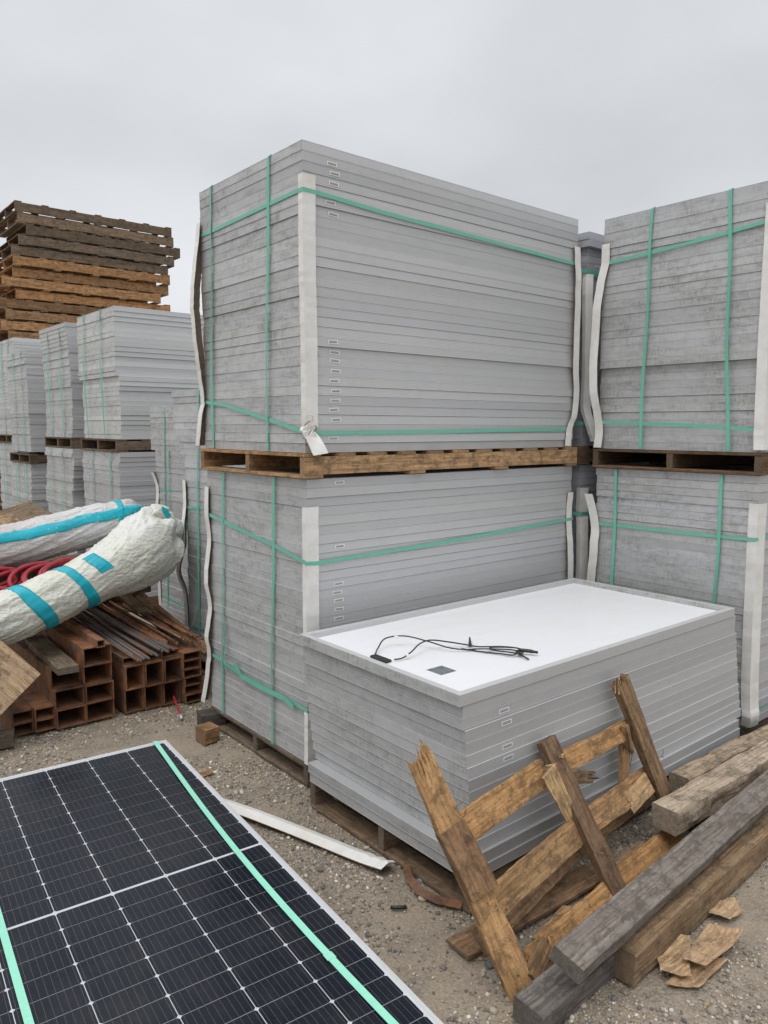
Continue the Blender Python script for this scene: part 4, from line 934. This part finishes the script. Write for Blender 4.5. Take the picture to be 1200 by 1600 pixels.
# wrapped rolls
def roll(name, label, path, rad, mat, tapes, seed, squash=.92, folds=1.0, ctrl=None):
    root = empty(name, path[0], label, 'wrapped roll', 'plastic wrapped rolls'); P = catmull(path, 26); n = 128; nn = len(P); R = catmull([(r_, 0, 0) for r_ in rad], 26)
    V = []; fr = []; off = Vector((seed*3.1, seed*1.7, 0)); prev = None; Ls = [0]
    for i in range(1, nn): Ls.append(Ls[-1]+(P[i]-P[i-1]).length)
    def pt(i, th, ex=0):
        t, a, b = fr[i]; r0 = R[i].x; s = Ls[i]
        x, y = math.cos(th), math.sin(th)
        q = Vector((x*2.2, y*2.2, s*2.2))+off
        f = noise.noise(q)*.07 + noise.noise(q*2.1+Vector((0, 0, s*3)))*.014
        tw = Vector((math.cos(th+s*1.3)*3.4, math.sin(th+s*1.3)*3.4, s*1.6))+off
        ridge = (1-abs(noise.noise(tw*.8))*3.4); ridge2 = (1-abs(noise.noise(tw*1.9+Vector((5, 0, 0))))*4.2)
        f += (max(0, ridge)**3*.045 + max(0, ridge2)**4*.04 - .015)*folds
        endp = max(0, (s/Ls[-1]-.9)/.1)
        f += endp*.28*math.cos(th*7+s*6)*(1-.2*endp)
        pinch = 0
        for ts in pin: pinch += math.exp(-((s-ts)/.05)**2)
        f = f*(1-.55*min(1, pinch)) - .045*min(1, pinch)
        r_ = r0*(1+f)+ex; return P[i]+(a*x+b*y*squash)*r_ - root.location
    pin = [tp_[1]*1.0 for tp_ in tapes if tp_[0] == 'band']
    for i in range(nn):
        t = (P[min(i+1, nn-1)]-P[max(i-1, 0)]).normalized(); a = (Vector((0, 0, 1))-t*t.z).normalized(); b = t.cross(a); fr.append((t, a, b))
    pin = [q*Ls[-1] for q in pin]
    for i in range(nn):
        for k in range(n): V.append(pt(i, 2*PI*k/n))
    F = [(i*n+k, i*n+(k+1) % n, (i+1)*n+(k+1) % n, (i+1)*n+k) for i in range(nn-1) for k in range(n)]
    F += [tuple(reversed(range(n))), tuple((nn-1)*n+k for k in range(n))]
    link('plastic_wrap', mesh('plastic_wrap', V, F, mat, smooth=True), root)
    for tp_ in tapes:
        V = []; F = []
        if tp_[0] == 'band':
            _, s0, wd, t0, t1, sl = tp_; m_ = 90; cols = 5
            for k in range(m_+1):
                th = t0+(t1-t0)*k/m_
                for c_ in range(cols):
                    sc = (s0*Ls[-1])+(c_/(cols-1)-.5)*wd + sl*math.cos(th)*.06
                    i = min(range(nn), key=lambda q: abs(Ls[q]-sc)); i0 = i if Ls[i] <= sc else i-1; i0 = max(0, min(nn-2, i0)); fq = (sc-Ls[i0])/(Ls[i0+1]-Ls[i0])
                    V.append(pt(i0, th, .0035).lerp(pt(i0+1, th, .0035), fq))
            for k in range(m_):
                for c_ in range(cols-1): q = k*cols+c_; F.append((q, q+1, q+cols+1, q+cols))
        else:
            _, s0, s1, th0, dth = tp_; i0 = int(s0*(nn-1)); i1 = int(s1*(nn-1)); cols = 7; jr = random.Random(3)
            for i in range(i0, i1+1):
                for c_ in range(cols): V.append(pt(i, th0+(c_/(cols-1)-.5)*dth + .1*noise.noise(Vector((i*.09, 0, seed))), .0035))
            for i in range(i1-i0):
                for c_ in range(cols-1): q = i*cols+c_; F.append((q, q+1, q+cols+1, q+cols))
        o = link('tape', mesh('tape', V, F, TAPE, smooth=True), root)
        md = o.modifiers.new('thick', 'SOLIDIFY'); md.thickness = .0015; md.offset = 0
    return root
R1 = roll('wrapped_roll', 'thick greenish white plastic wrapped roll with teal tape bands and a fat end',
     [(-1.75, 1.80, .66), (-1.08, 1.90, .735), (-.83, 1.95, .785), (-.57, 2.05, .84), (-.32, 2.12, .915), (-.07, 2.20, .995), (.10, 2.29, 1.06), (.20, 2.34, 1.09), (.24, 2.36, 1.10)],
     [.17, .175, .18, .18, .205, .255, .27, .21, .10], TARP1,
     [('band', .415, .09, 0, 2*PI, -1.2), ('band', .575, .09, 0, 2*PI, -1.1), ('band', .675, .10, PI*.08, PI*.38, -1.1), ('band', .235, .09, 0, 2*PI, -1.2)], 3)
R2 = roll('wrapped_roll', 'back thin greyish plastic wrapped roll with a long teal tape stripe',
     [(-1.9, 2.30, 1.10), (-.95, 2.46, 1.11), (-.5, 2.54, 1.16), (-.1, 2.62, 1.21), (.10, 2.65, 1.235), (.2, 2.67, 1.26)],
     [.14, .145, .155, .155, .13, .05], TARP2, [('line', 0.02, .93, 1.0, .55), ('band', .86, .05, -.1, 1.45, 1.2)], 5, folds=1.2)
# pinched plastic tuft and teal tape ends at the thick end
def tuft(pts, rad, seed):
    Pq = [p-R1.location for p in catmull(pts, 8)]; V, F = tube_geo(Pq, rad, 40)
    V = [v+Vector((noise.noise(v*11+Vector((seed, 0, 0))), noise.noise(v*11+Vector((0, seed, 0))), noise.noise(v*11+Vector((0, 0, seed)))))*.05 for v in V]
    link('gathered_plastic', mesh('gathered_plastic', V, F, TARP1, smooth=True), R1)
tuft([(.10, 2.29, 1.12), (.115, 2.28, 1.22), (.14, 2.29, 1.29), (.20, 2.32, 1.30)], lambda s: .12-.085*s if s < .7 else .06, 2)
tuft([(.19, 2.34, 1.03), (.27, 2.38, 1.11), (.28, 2.38, 1.20), (.24, 2.36, 1.27)], lambda s: .15-.09*s, 7)
def tapebit(c_, a, b_, w):
    strap([c_, tuple(Vector(c_)+Vector(a)), tuple(Vector(c_)+Vector(a)+Vector(b_))], [(-.4, -1, .5)]*3, R1, w, TAPE, 'tape', .002)
tapebit((.165, 2.24, 1.33), (.03, -.005, -.02), (.025, 0, -.05), .045); tapebit((.28, 2.30, 1.19), (.04, 0, .01), (.03, 0, -.01), .035)
